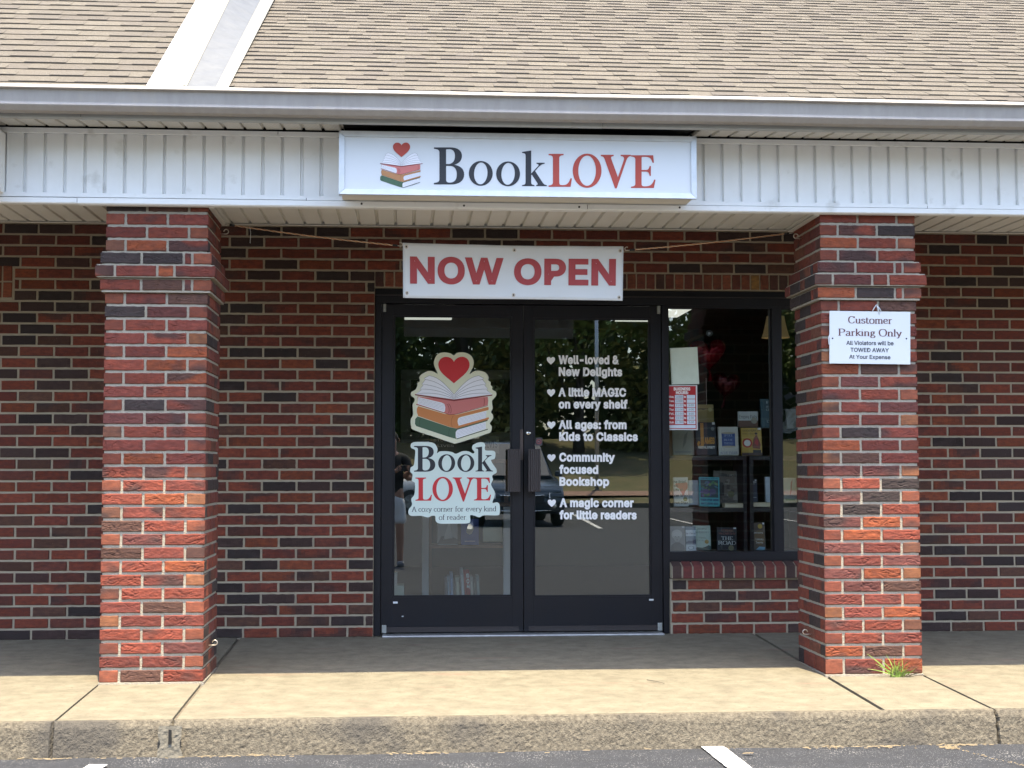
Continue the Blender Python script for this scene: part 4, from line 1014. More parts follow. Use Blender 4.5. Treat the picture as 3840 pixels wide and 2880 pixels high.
finish(sg, (.57, -1.75, 2.485))
# --- end of the neighbour's sign at the left edge of the photo
sg = empty('lightbox_sign', label='grey end of a neighbouring lightbox sign cut by the photo edge', cat='sign')
xr = at(23, 600, -1.66).x
mb = MB(); mb.bbox(xr-1.9, xr-.008, -1.845, -1.643, 2.505, 2.818, .004); mb.build('cabinet', M_white, sg)
mb = MB(); mb.bbox(xr-1.92, xr, -1.872, -1.8455, 2.497, 2.826, .003); mb.build('sign_frame', M_alu, sg)
mb = MB(); mb.box(xr-1.88, xr-.028, -1.8755, -1.8725, 2.525, 2.798); mb.build('sign_face', M_signface, sg)
finish(sg, (xr-.95, -1.75, 2.5))

# --- hanging banner
BY = -1.13
bn = empty('banner', label='white vinyl banner reading NOW OPEN strung between the pillars', cat='banner')
tl, tr, bl_, br = (at(1280+398/1.728, 1573/1.728, BY), at(1280+1828/1.728, 1596/1.728, BY), at(1280+400/1.728, 960+270/1.728, BY), at(1280+1822/1.728, 960+291/1.728, BY))
def ban(s, t):                                  # s across, t down
    p = (tl*(1-s)+tr*s)*(1-t) + (bl_*(1-s)+br*s)*t
    sag = .006*math.sin(s*math.pi)*(1-t)
    return p + Vector((0, .014*math.sin(s*5.2+1)*t + .0035*math.sin(s*15+t*3) + .002*math.sin(s*31-t*5)*(1-t), -sag))
mb = MB(); n, k = 60, 16; V = []; F = []
for j in range(k+1):
    for i in range(n+1): V.append(ban(i/n, j/k))
for j in range(k):
    for i in range(n): F.append((j*(n+1)+i, (j+1)*(n+1)+i, (j+1)*(n+1)+i+1, j*(n+1)+i+1))
mb.idx(V, F)
vin = mb.build('vinyl_sheet', M_vinyl, bn, smooth=True)
md = vin.modifiers.new('thickness', 'SOLIDIFY'); md.thickness = .0012; md.offset = 1
def banmap(x, y): return ban(x, y)
art = Art(banmap, step=.0016)
W_, H_ = 1430, 1.0
sx = lambda px: (px - 1510.6)/(2336.5-1510.6)
def ban_word(txt, u0, u1, vb, vt, slope):
    # image rows to banner t
    def t_of(u, v):
        s = sx(u); top = 910.5 + (923.6-910.5)*s; bot = 1116.3 + (1128.4-1116.3)*s
        return (v-top)/(bot-top)
    V, F = text_polys(txt, .046, 1.04)
    W = []
    for vx, vy, vz in V:
        u = u0 + vx*(u1-u0); v = vb + slope*vx - vy*(vb-vt); W.append(ban(sx(u), t_of(u, v)) + Vector((0, -.0042-.0006*vz, 0)))
    F2 = [f if (W[f[1]]-W[f[0]]).cross(W[f[2]]-W[f[0]]).y < 0 else f[::-1] for f in F]
    art.mb.idx(W, F2, art.mi(M_banred))
ban_word('NOW', 1537, 1886, 1063, 961, 4)
ban_word('OPEN', 1925, 2309, 1068, 967, 4)
art.build('banner_lettering', bn)
for s, t in ((.016, .07), (.503, .085), (.985, .085), (.018, .91), (.5, .925), (.983, .94)):
    p = ban(s, t); mb = MB(); mb.lathe([(.0045, -.003), (.0075, -.0045), (.0105, -.0032), (.0105, 0)], (p.x, p.y-.001, p.z), 14, 'Y'); mb.lathe([(0, -.0022), (.0052, -.0022)], (p.x, p.y-.001, p.z), 12, 'Y', 1)
    mb.build('grommet', [M_brass, M_hole_shade], bn)
finish(bn, (.58, BY, 2.0))
def bungee(name, a, b, label):
    r0 = empty(name, label=label, cat='cord', group='bungee cords holding the banner')
    a, b = Vector(a), Vector(b); d = b-a; L = d.length; t = d.normalized(); u = t.orthogonal().normalized(); v = t.cross(u)
    n = int(L/.012)
    c = MB(); c.tube([a + d*(i/20) + Vector((0, 0, -.006*math.sin(i/20*math.pi))) for i in range(21)], .0038, 8); c.build('cord_core', M_rope, r0, smooth=True)
    w2 = MB()
    for s in (0, math.pi):
        w2.tube([a + d*(i/n) + Vector((0, 0, -.006*math.sin(i/n*math.pi))) + (u*math.cos(i*.9+s) + v*math.sin(i*.9+s))*.0030 for i in range(n+1)], .0019, 5)
    w2.build('cord_braid', M_rope2, r0, smooth=True)
    for p, s in ((a, -1), (b, 1)):
        h = MB(); q = p
        h.tube([q - t*s*.012, q + t*s*.016], .0062, 8, 0)
        pts = [q + t*s*.014] + [q + t*s*(.034 + .010*math.sin(x)) + Vector((0, 0, .010*(1-math.cos(x)))) for x in np.linspace(0, 3.9, 9)]
        h.tube(pts, .0022, 6, 1); h.build('hook_end', [M_black, M_brass], r0, smooth=True)
    return finish(r0, (a+b)/2)
bungee('bungee_cord', at(872, 845, BY), at(1480, 920, BY), 'orange braided bungee cord from the left pillar with a white tag')
bungee('bungee_cord', at(2372, 937, BY), at(2948, 876, BY), 'orange braided bungee cord running to the right pillar')
mb = MB(); p0 = at(937, 850, BY); p1 = at(938, 912, BY)
pts = [p0, p0*.6+p1*.4+Vector((.004, 0, 0)), p1]
for i in range(2):
    a, b = pts[i], pts[i+1]; mb.box(-.008, .008, -.0006, .0006, 0, (a-b).length, M=Matrix.Translation(b) @ (a-b).to_track_quat('Z', 'Y').to_matrix().to_4x4())
o = mb.build('paper_tag', M_vinyl); tag(o, 'small white paper tag hanging from the left bungee cord', 'tag')

# --- parking sign on the right pillar
ps = empty('parking_sign', label='white Customer Parking Only sign hung on the right pillar', cat='sign')
PY = -1.622
a, b, c, d = (at(3000+x/3.687, 1100+y/3.687, PY) for x, y in ((410, 242), (1525, 258), (1525, 982), (408, 968)))
mb = MB(); mb.idx([a, b, c, d] + [p + Vector((0, .005, 0)) for p in (a, b, c, d)], [(0, 3, 2, 1), (4, 5, 6, 7), (0, 1, 5, 4), (1, 2, 6, 5), (2, 3, 7, 6), (3, 0, 4, 7)])
mb.build('sign_board', M_plastic, ps)
art = Art(plane_map(PY-.0009), step=.0005)
q = lambda x: 3000 + x/3.687
r_ = lambda y: 1100 + y/3.687
put_serif(art, 'Customer', q(662), q(1275), r_(412), 96/3.687, M_maroonink, 5.2, 2.3, slope=10/3.687)
put_serif(art, 'Parking Only', q(527), q(1405), r_(583), 94/3.687, M_maroonink, 5.2, 2.3, slope=13/3.687)
put_text(art, 'All Violators will be', q(640), q(1293), r_(712), 57/3.687, M_navyink, .02, slope=7/3.687)
put_text(art, 'TOWED AWAY', q(697), q(1230), r_(808), 57/3.687, M_navyink, .02, slope=8/3.687)
put_text(art, 'At Your Expense', q(680), q(1250), r_(903), 55/3.687, M_navyink, .02, slope=8/3.687)
art.build('sign_lettering', ps)
for x, y in ((451, 622), (1471, 627)):
    p = at(q(x), r_(y), PY); mb = MB(); mb.lathe([(0, -.002), (.0042, -.0016), (.0046, 0)], (p.x, PY, p.z), 10, 'Y'); mb.build('screw_hole', M_navyink, ps)
nail = at(q(1055), r_(165), PY+.004)
mb = MB()
for pts in (((1000, 252), (1030, 195), (1055, 165), (1078, 205), (1098, 290)), ((1055, 165), (1090, 198), (1122, 250))):
    mb.tube([at(q(x), r_(y), PY-.002) for x, y in pts], .0028, 6)
mb.tube([nail + Vector((0, .03, 0)), nail + Vector((0, -.012, 0))], .003, 6)
mb.build('hanging_wire', M_plastic, ps, smooth=True); mb = MB()
mb.tube([at(q(x), r_(y), PY+.001) for x, y in ((411, 570), (398, 600), (394, 625), (400, 700), (409, 715))], .0022, 6)
mb.build('hanging_wire', M_plastic, ps, smooth=True)
finish(ps, (2.48, PY, 1.65))

# --- sticker and lettering on the doors
GY = .0775
ds = empty('door_sticker', label='die cut sticker of a heart over stacked books on the left door', cat='sticker')
S1 = lambda x, y: (1400 + x/2.242, 1260 + y/2.242)
OUT1 = [(677,163),(705,142),(760,138),(815,160),(842,205),(840,255),(810,318),(850,296),(895,292),(945,310),(968,345),(965,370),(985,388),(986,410),(1000,428),(1000,450),(1030,470),(1033,500),(1010,530),(998,545),(1000,580),(1003,610),(990,640),(1005,665),(1005,695),(980,735),(995,760),(990,800),(960,820),(830,862),(700,902),(660,898),(500,844),(340,790),(318,760),(315,700),(335,660),(330,580),(345,550),(345,525),(318,500),(318,475),(345,455),(355,450),(370,420),(372,395),(390,380),(388,345),(410,320),(460,295),(500,298),(540,315),(512,250),(512,205),(540,155),(590,138),(645,145)]
OUT2 = [(340,893),(400,890),(480,893),(520,910),(540,950),(535,985),(560,970),(610,968),(660,975),(695,990),(750,968),(800,970),(835,988),(850,975),(830,945),(840,915),(885,895),(925,895),(940,915),(942,960),(1010,965),(1027,990),(1020,1030),(990,1045),(1015,1090),(1035,1120),(1035,1150),(1005,1168),(1000,1185),(1005,1210),(990,1250),(1020,1310),(1018,1350),(1002,1402),(1040,1398),(1062,1420),(1062,1490),(1040,1508),(930,1508),(890,1525),(850,1510),(815,1508),(815,1555),(790,1575),(670,1577),(560,1577),(525,1555),(520,1515),(490,1512),(460,1525),(400,1512),(320,1512),(295,1490),(300,1455),(325,1420),(320,1370),(345,1330),(350,1240),(325,1215),(330,1165),(310,1140),(315,1105),(340,1085),(350,1010),(350,960),(318,940),(315,910)]
art = Art(plane_map(GY), step=.0003); art.poly([S1(*p) for p in catmull(OUT1)], M_cream); art.build('sticker_backing', ds)
art = Art(plane_map(GY-.0004), step=.0003); logo_art(art, S1, M_red2, M_pinkbk, M_orange); art.build('book_stack_emblem', ds)
finish(ds, (.29, GY, 1.36))
ds = empty('door_sticker', label='die cut BookLOVE name sticker below the book emblem on the left door', cat='sticker')
art = Art(plane_map(GY), step=.0003); art.poly([S1(*p) for p in catmull(OUT2)], M_mint); art.build('sticker_backing', ds)
art = Art(plane_map(GY-.0004), step=.0003)
for ch, x0, x1, yb_, yt, m in (('B', 342, 521, 1141, 924, M_ink), ('o', 545, 688, 1143, 994, M_ink), ('o', 706, 849, 1143, 994, M_ink), ('k', 860, 1006, 1139, 930, M_ink),
                               ('L', 354, 493, 1385, 1190, M_red2), ('O', 497, 669, 1389, 1184, M_red2), ('V', 667, 848, 1388, 1189, M_red2), ('E', 846, 990, 1383, 1190, M_red2)):
    (a0, b0), (a1, b1) = S1(x0, yt), S1(x1, yb_)
    logo_glyph(art, ch, a0, a1, b1, b0, m)
(a0, b0), (a1, _) = S1(326, 1477), S1(1036, 0); put_serif(art, 'A cozy corner for every kind', a0, a1, b0, 42/2.242, M_ink, 4.2, 2.4, slope=-2)
(a0, b0), (a1, _) = S1(550, 1545), S1(792, 0); put_serif(art, 'of reader.', a0, a1, b0, 42/2.242, M_ink, 4.2, 2.4, slope=-1)
art.build('sticker_lettering', ds)
finish(ds, (.29, GY, .95))
dv = empty('vinyl_lettering', label='white vinyl list with heart bullets on the right door glass', cat='lettering')
Zx = lambda x: 1920 + x/2.86
Zy = lambda y: 1160 + y/2.86
for t, x0, x1, yb_, s in (('Well-loved &', 497, 1150, 588, 2), ('New Delights', 501, 1183, 716, 3), ('A little MAGIC', 497, 1224, 936, 3), ('on every shelf', 501, 1240, 1064, 2), ('All ages: from', 500, 1228, 1284, 2),
                       ('Kids to Classics', 506, 1350, 1411, 4), ('Community', 506, 1105, 1633, 3), ('focused', 506, 925, 1764, 2), ('Bookshop', 508, 1042, 1893, 2), ('A magic corner', 509, 1306, 2122, 2), ('for little readers', 509, 1338, 2252, 2)):
    art = Art(plane_map(GY), step=.0003); put_text(art, t, Zx(x0), Zx(x1), Zy(yb_), 95/2.86, M_lettwhite, .058, slope=s/2.86, space=1.06); art.build('white_words', dv)
for y in (552, 897, 1243, 1595, 2080):
    art = Art(plane_map(GY), step=.0003); cx, cy = 417 + (y-552)*.006, y
    art.poly([(Zx(cx + (p[0]-677)/264*88), Zy(cy + (p[1]-287)/222*80)) for p in svg(HEART)[0]], M_lettwhite, 1); art.build('heart_bullet', dv)
finish(dv, (1.2, GY, .8))
# small prohibition sticker
ns = empty('prohibition_sticker', label='tiny red prohibition circle sticker on the right door glass', cat='sticker')
p = at(2021, 1656, GY); mb = MB(); mb.box(p.x-.022, p.x+.022, GY, GY+.0006, p.z-.026, p.z+.026); mb.build('sticker_backing', flat('smoky_film', (.05, .045, .05)), ns)
art = Art(lambda x, y: Vector((p.x+x, GY, p.z+y)), step=.0004); art.poly([ell(0, 0, .0165, .0165), ell(0, 0, .0125, .0125)], flat('faded_red', (.30, .06, .06)), 2)
art.stroke([(-.010, .010), (.010, -.010)], .004, MATS['faded_red'], 3); art.stroke([(-.008, -.001), (.007, -.001)], .003, M_grey, 1); art.build('red_circle', ns)
finish(ns, p)

# --- papers on the window
WGY = .080
nb = empty('notebook_page', label='blank spiral notebook page taped inside the window above the hours sign', cat='paper')
m_ = plane_map(WGY)
Qx = lambda x: 2480 + x/4.61
Qy = lambda y: 1280 + y/4.61
art = Art(m_, step=.0004); edge = [(147, 120), (622, 98), (655, 738), (180, 745)]
art.poly([[(Qx(x), Qy(y)) for x, y in edge]] + [[(Qx(160 + k*1.9 + 5*math.cos(a)), Qy(150 + k*35.0 + 8*math.sin(a))) for a in np.linspace(0, 5.6, 9)] for k in range(17)], M_paper)
art.build('paper_sheet', nb); finish(nb, at(2560, 1440, WGY))
hs = empty('hours_sign', label='red and white business hours sign stuck inside the window', cat='sign')
art = Art(m_, step=.0004)
art.poly([(Qx(115), Qy(757)), (Qx(620), Qy(757)), (Qx(630), Qy(1535)), (Qx(122), Qy(1532))], M_plastic)
art.build('sign_border', hs)
art = Art(plane_map(WGY-.0006), step=.0004)
RT = lambda x, y: (Qx(x + (y-757)*.012), Qy(y))
art.poly([RT(118, 775), RT(595, 772), RT(600, 1515), RT(122, 1512)], M_hours, 0)
art.build('red_field', hs)
art = Art(plane_map(WGY-.0012), step=.0004)
put_text(art, 'BUSINESS', Qx(214), Qx(500), Qy(850), 54/4.61, M_lettwhite, .05); put_text(art, 'HOURS:', Qx(252), Qx(466), Qy(914), 54/4.61, M_lettwhite, .05)
for k, (d_, f_, t_) in enumerate((('Mon.', 'CLOSED', ''), ('Tues.', 'CLOSED', ''), ('Wed.', '11:00', '6:00'), ('Thur.', '11:00', '6:00'), ('Fri.', '11:00', '6:00'), ('Sat.', '10:00', '6:00'), ('Sun.', '1:30', '5:00'))):
    y = 928 + k*73.2
    for x0, x1 in ((232, 378), (438, 582)): art.poly([RT(x0, y), RT(x1, y), RT(x1, y+64), RT(x0, y+64)], M_pale, 0)
    ox = (y-757)*.012
    put_text(art, d_, Qx(130+ox), Qx(218+ox), Qy(y+50), 38/4.61, M_lettwhite, .03); put_text(art, 'to', Qx(388+ox), Qx(424+ox), Qy(y+50), 40/4.61, M_lettwhite, .05)
    if f_: put_text(art, f_, Qx(248+ox), Qx(366+ox), Qy(y+46), 32/4.61, M_ink, .0)
    if t_: put_text(art, t_, Qx(468+ox), Qx(556+ox), Qy(y+46), 32/4.61, M_ink, .0)
art.poly([RT(130, 1447), RT(585, 1447), RT(585, 1500), RT(130, 1500)], M_pale, 0)
art.build('sign_lettering', hs); finish(hs, at(2560, 1532, WGY))

# ================================================================== THE SHOP WINDOW AND WHAT STANDS BEHIND THE GLASS
M_shelf = mat('black_shelf', (.016, .017, .020), .5, var=((.03, .03, .033), .4), vscale=6)
M_pages = mat('page_edges', (.62, .57, .44), .8, var=((.50, .44, .32), .6), vscale=80, stretch=(1, 1, 6))
_fm = {}
def fm(c, r=.5):
    k = tuple(round(x, 3) for x in c)
    if k not in _fm: _fm[k] = flat('print_%d' % len(_fm), c, r)
    return _fm[k]
WINBOOKS = 'books shown face out in the window'
def book(px0, py0, px1, py1, Y, color, label, deco=None, thick=.028, tilt=8, group=WINBOOKS, spine=None, roll=0, price=False):
    """a book standing face out: base corners from the photo, leaning back a little. deco(art) draws in 0..1 x 0..1 (y up)"""
    a, b = at(px0, py1, Y), at(px1, py1, Y); top = at((px0+px1)/2, py0, Y).z
    wd, ht = b.x-a.x, top-(a.z+b.z)/2
    root = empty('book', ((a.x+b.x)/2, Y, (a.z+b.z)/2), 0, label, 'book', group)
    root.rotation_euler = (R(-tilt), R(roll), 0)
    ht = ht/math.cos(R(tilt))
    cv = MB(); t = .0022
    cv.bbox(-wd/2, wd/2, 0, t, 0, ht, .0008); cv.box(-wd/2, wd/2, thick-t, thick, 0, ht); cv.box(-wd/2, -wd/2+t, t, thick-t, 0, ht)
    cv.build('cover', fm(color), root)
    pg = MB(); pg.box(-wd/2+t, wd/2-.003, t, thick-t, .003, ht-.003); pg.build('pages', M_pages, root)
    if deco:
        art = Art(lambda x, y: Vector((-wd/2 + x*wd, -.0002, y*ht)), step=.0003)
        deco(art, ht/wd); art.build('cover_print', root)
    if price:
        p = MB(); p.box(wd*.32, wd*.46, -.0016, -.0004, ht*.93, ht*1.0); p.build('price_tag', M_plastic, root)
    return root
def T(art, txt, x0, x1, y, cap, c, bold=.03, layer=2, serif=False):
    if serif:
        a2 = Art(lambda x, yy: art.map(x, -yy), step=art.step); a2.mb = art.mb; a2.mats = art.mats
        put_serif(a2, txt, x0, x1, -y, cap, fm(c), 5, 2.6, layer)
    else: put_text(art, txt, x0, x1, y, cap, fm(c), bold, layer, up=1)
def Rc(art, x0, y0, x1, y1, c, layer=1): art.poly([(x0, y0), (x1, y0), (x1, y1), (x0, y1)], fm(c), layer)
def Disc(art, x, y, r, asp, c, layer=2): art.poly([ell(x, y, r, r/asp, 20)], fm(c), layer)
GOLD = (.34, .26, .09)
def d_gold(a, k):
    Rc(a, 0, .0, 1, .70, (.34, .26, .07)); a.poly([(0, .70), (.2, .74), (.35, .70), (.55, .75), (.75, .71), (1, .74), (1, .78), (0, .78)], fm((.12, .09, .04)), 2); Disc(a, .78, .72, .13, k, (.50, .46, .22), 3)
def d_james(a, k):
    a.poly([[(.22, .98), (.38, .98), (.38, .36), (.36, .26), (.26, .20), (.10, .22), (.04, .34), (.10, .44), (.2, .40), (.18, .34), (.14, .33), (.17, .27), (.22, .32)]], fm((.55, .26, .035)), 2)
    T(a, 'AMES', .40, .92, .34, .20, (.55, .26, .035), .06); T(a, 'PERCIVAL EVERETT', .08, .92, .20, .075, (.7, .7, .66), .06); Disc(a, .84, .80, .09, k, (.16, .18, .18))
def d_spool(a, k):
    Rc(a, .16, .30, .84, .78, (.05, .10, .30)); a.poly([ell(.5, .78, .36, .035, 24)], fm((.50, .45, .33)), 2); a.poly([ell(.5, .30, .36, .035, 24)], fm((.50, .45, .33)), 2)
    for t, y in (('SPOOL', .66), ('BLUE', .50), ('THREAD', .38)): T(a, t, .26, .74, y, .07, (.45, .55, .72), .04, 3, True)
    T(a, 'ANNE TYLER', .06, .94, .05, .075, (.10, .16, .30), 0, 2, True); a.poly([ell(.2, .2, .1, .07), ell(.2, .2, .075, .05)], fm((.5, .52, .46)), 2)
def d_earth(a, k):
    T(a, 'GOOD EARTH', .06, .94, .86, .075, (.13, .09, .02), .03); T(a, 'PEARL S. BUCK', .06, .62, .76, .05, (.16, .11, .03), .02)
    a.poly([ell(.28, .45, .24, .17), ell(.28, .45, .17, .12)], fm((.42, .03, .03)), 2); Disc(a, .28, .45, .16, k, (.66, .66, .62), 3)
    a.poly([(.72, .72), (.60, .62), (.52, .34), (.56, .26), (.90, .24), (.94, .40), (.84, .62), (.78, .72)], fm((.20, .06, .04)), 2); a.poly([(.72, .62), (.64, .44), (.80, .34), (.82, .52)], fm((.42, .04, .04)), 3); Disc(a, .73, .76, .07, k, (.30, .17, .09), 3); a.poly([ell(.73, .80, .075, .03)], fm((.02, .02, .02)), 4)
    Rc(a, 0, 0, 1, .10, (.07, .04, .03), 2); Rc(a, .55, .10, .95, .20, (.03, .03, .03), 2)
def d_empire(a, k):
    Rc(a, 0, 0, 1, .42, (.15, .08, .05)); V = 0; T(a, 'Empire Falls', .05, .95, .55, .22, (.04, .05, .05), .0); Disc(a, .80, .42, .16, k, (.32, .31, .25), 3)
def d_teal(a, k):
    for t, y, x1 in (('PI', .84, .90), ('at T', .70, .95), ('CRE', .58, .98), ('DIL', .18, .98)): T(a, t, .45, x1, y, .08, (.42, .55, .58), 0, 2, True)
def d_wao(a, k):
    a.poly(catmull([(.14, .78), (.5, .80), (.92, .82), (.96, .64), (.80, .52), (.66, .36), (.54, .46), (.40, .60), (.22, .66)]), fm((.55, .16, .13)), 1)
    for t, y, x1 in (('he Brief', .80, .86), ('on', .66, .30), ('Life of', .52, .62), ('car Wao', .33, .95), ('not Díaz', .08, .95)): T(a, t, .02, x1, y, .09, (.10, .12, .12), .03)
    Disc(a, .78, .25, .15, k, (.26, .24, .10), 3)
def d_eyes(a, k):
    Rc(a, .06, .30, .94, .90, (.02, .05, .06)); rnd = random.Random(4)
    for i in range(26): x, y = rnd.uniform(.12, .88), rnd.uniform(.34, .86); a.poly([ell(x, y, rnd.uniform(.05, .12), rnd.uniform(.015, .05), 12, rnd.uniform(-.6, .6))], fm([(.05, .16, .07), (.10, .08, .22), (.05, .14, .20), (.12, .18, .06), (.02, .02, .04)][i % 5]), 2+i*.1)
    a.poly([ell(.34, .50, .16, .09)], fm((.08, .06, .16)), 5); a.poly([ell(.66, .50, .17, .10)], fm((.07, .06, .14)), 5)
    T(a, 'ZORA NEALE HURSTON', .08, .92, .925, .045, (.02, .10, .16), .05); T(a, 'THEIR EYES WERE', .05, .95, .18, .075, (.01, .07, .16), .08); T(a, 'WATCHING GOD', .07, .93, .06, .075, (.01, .07, .16), .08)
def d_ashes(a, k):
    rnd = random.Random(8)
    for i in range(30): x, y = rnd.uniform(0, .9), rnd.uniform(.1, .86); c = rnd.uniform(.05, .26); Rc(a, x, y, min(1, x+rnd.uniform(.08, .25)), min(.93, y+rnd.uniform(.05, .16)), (c, c*.92, c*.78), 1+i*.05)
    a.poly([(.22, .25), (.42, .25), (.42, .55), (.36, .64), (.27, .64), (.22, .54)], fm((.03, .028, .025)), 3)
    T(a, 'ANGELA’S', .30, .92, .82, .07, (.03, .03, .03), .03, 4, False); T(a, 'Frank', .05, .34, .16, .06, (.04, .04, .04), .0, 4); T(a, 'McCourt', .34, .94, .06, .07, (.04, .04, .04), .0, 4); Disc(a, .70, .30, .13, k, (.14, .14, .07), 4)
def d_navy(a, k):
    T(a, 'THE LONG', .3, .95, .86, .06, (.4, .42, .42), .03); T(a, 'ROAD HOME', .3, .98, .78, .05, (.4, .42, .42), .0) if False else None
    for y, x1 in ((.86, .95), (.79, .80), (.20, .9)): Rc(a, .35, y, x1, y+.03, (.30, .33, .34), 2)
def d_face(a, k):
    a.poly([ell(.48, .66, .34, .20)], fm((.55, .55, .53)), 1); a.poly([ell(.48, .56, .22, .19)], fm((.42, .42, .40)), 2); a.poly([ell(.48, .66, .25, .10)], fm((.60, .60, .58)), 3)
    a.poly([(.05, 0), (.95, 0), (.90, .22), (.62, .34), (.36, .34), (.10, .22)], fm((.16, .16, .16)), 1.5)
    for x in (.40, .57): a.poly([ell(x, .57, .04, .012)], fm((.05, .05, .05)), 4)
    a.poly([ell(.48, .44, .06, .012)], fm((.18, .12, .12)), 4); a.poly([(.47, .56), (.50, .50), (.45, .50)], fm((.30, .30, .29)), 4)
def d_news(a, k):
    Rc(a, 0, .60, 1, .86, (.62, .68, .72)); T(a, 'the News', .05, .98, .68, .08, (.06, .08, .12), .0, 2, True); a.poly([(0, .34), (.3, .42), (.6, .40), (1, .46), (1, .30), (0, .30)], fm((.06, .10, .16)), 2); Rc(a, 0, 0, 1, .25, (.55, .62, .66)); a.poly([ell(.5, .12, .3, .08), ell(.5, .12, .24, .06)], fm((.2, .26, .3)), 2)
def d_dove(a, k):
    T(a, 'LARRY', .10, .80, .82, .075, (.20, .24, .22), 0, 2, True); T(a, 'McMURTRY', .04, .94, .69, .075, (.20, .24, .22), 0, 2, True); T(a, 'LONESOME', .08, .74, .46, .06, (.22, .28, .26), 0, 2, True); T(a, 'DOVE', .20, .64, .37, .06, (.22, .28, .26), 0, 2, True)
    Disc(a, .76, .34, .12, k, (.36, .25, .06), 3); a.poly([(.0, .0), (1, 0), (1, .16), (.86, .20), (.70, .14), (.50, .10), (.2, .12), (0, .06)], fm((.05, .09, .08)), 2)
def d_road(a, k):
    T(a, 'CORMAC', .20, .86, .82, .085, (.34, .13, .08), 0, 2, True); T(a, 'McCARTHY', .08, .94, .69, .085, (.34, .13, .08), 0, 2, True); T(a, 'THE', .20, .80, .46, .14, (.66, .68, .66), 0, 2, True); T(a, 'ROAD', .04, .96, .25, .15, (.66, .68, .66), 0, 2, True); Disc(a, .70, .11, .14, k, (.20, .19, .10), 3)
def d_brown(a, k):
    a.poly([ell(.55, .45, .4, .28)], fm((.16, .09, .03)), 1); Disc(a, .62, .86, .18, k, (.42, .28, .03), 2); T(a, 'Guernsey', .06, .84, .60, .07, (.60, .60, .54), 0, 3, True); T(a, 'Literary', .24, .84, .36, .07, (.60, .60, .54), 0, 3, True); T(a, 'Society', .24, .80, .24, .07, (.60, .60, .54), 0, 3, True); a.poly([(.2, 0), (.9, 0), (.96, .10), (.5, .12)], fm((.16, .34, .46)), 2)
def d_soft(c1, c2):
    def f(a, k): a.poly([(.45, .25), (.55, .8), (.72, .95), (.62, .5)], fm(c1), 1); Rc(a, .08, .08, .85, .16, c2, 1)
    return f
SHY = .40
sh1, sh2, sh3 = at(2650, 1709, SHY).z, at(2650, 1903, SHY).z, at(2650, 2066, SHY).z
shelf = empty('bookshelf', label='black open bookshelf standing inside the shop window', cat='bookshelf')
for xa, xb in ((at(2495, 1900, SHY).x, at(2797, 1900, SHY).x), (at(2808, 1900, SHY).x, at(3010, 1900, SHY).x)):
    for z in (sh1, sh2, sh3): q = MB(); q.bbox(xa+.003, xb-.003, SHY-.03, SHY+.26, z-.030, z-.002, .002); q.build('shelf_board', M_shelf, shelf)
    for x in (xa, xb-.024): q = MB(); q.box(x, x+.024, SHY-.034, SHY+.264, .03, sh1-.001); q.build('upright', M_shelf, shelf)
finish(shelf, (2.0, SHY+.1, .03))
B0 = SHY + .03
book(2525, 1613, 2604, 1706, B0+.03, (.36, .36, .30), 'faded cream book half hidden under the business hours sign', d_soft((.22, .22, .20), (.26, .27, .26)))
book(2503, 1613, 2526, 1706, B0+.05, (.20, .10, .04), 'narrow brown book at the left end of the top window shelf')
book(2613, 1583, 2688, 1707, B0, (.010, .018, .026), 'black novel with a giant orange letter on the top window shelf', d_james, price=True)
book(2617, 1517, 2677, 1584, B0+.12, (.42, .34, .13), 'gold covered book with a round seal behind the black novel', d_gold, tilt=3)
book(2697, 1600, 2771, 1707, B0, (.62, .62, .56), 'white book showing a blue cotton reel on the top window shelf', d_spool)
book(2783, 1604, 2859, 1708, B0, (.46, .31, .06), 'mustard yellow book with a red robed figure on the top window shelf', d_earth, price=True)
book(2769, 1543, 2843, 1602, B0+.12, (.50, .54, .54), 'pale book with handwriting title behind the mustard yellow book', d_empire, tilt=3)
book(2856, 1495, 2900, 1604, B0+.10, (.035, .10, .13), 'tall teal book beside the right window mullion', d_teal)
book(2528, 1790, 2583, 1899, B0, (.62, .66, .64), 'white book with a red splash on the middle window shelf', d_wao)
book(2584, 1801, 2624, 1893, B0+.04, (.36, .42, .46), 'plain pale grey blue book between the red splash book and the turquoise book')
book(2623, 1789, 2699, 1899, B0-.02, (.05, .32, .36), 'turquoise bordered book with a swirling dark picture', d_eyes, roll=1.5)
book(2677, 1765, 2769, 1890, B0+.10, (.15, .135, .11), 'brown photo covered book behind the turquoise bordered book', d_ashes, roll=2)
book(2797, 1798, 2842, 1884, B0+.10, (.018, .028, .055), 'dark navy book on the middle shelf by the uprights', d_navy, price=True)
book(2873, 1788, 2915, 1884, B0+.10, (.50, .58, .64), 'pale blue book at the right end of the middle window shelf')
book(2512, 1974, 2571, 2065, B0-.02, (.30, .31, .30), 'grey book with a pale portrait at the bottom left of the window', d_face, price=True)
book(2573, 1975, 2611, 2065, B0+.01, (.20, .27, .33), 'slim blue and white banded book beside the grey portrait book', d_news)
book(2602, 1971, 2667, 2063, B0+.06, (.44, .56, .48), 'mint green book with a gold seal on the bottom window shelf', d_dove)
book(2690, 1978, 2764, 2064, B0, (.010, .016, .022), 'black book with big white capitals on the bottom window shelf', d_road, price=True, roll=1.5)
book(2824, 1960, 2872, 2062, B0+.02, (.10, .07, .045), 'brown book with a gold seal right of the uprights', d_brown, price=True)
book(2942, 1792, 2990, 1885, B0+.02, (.55, .58, .54), 'pale green white book in the narrow pane beside the pillar', d_soft((.40, .18, .16), (.2, .34, .24)))
book(2952, 1534, 2992, 1605, B0+.04, (.46, .48, .46), 'light grey book on the top shelf in the narrow pane')
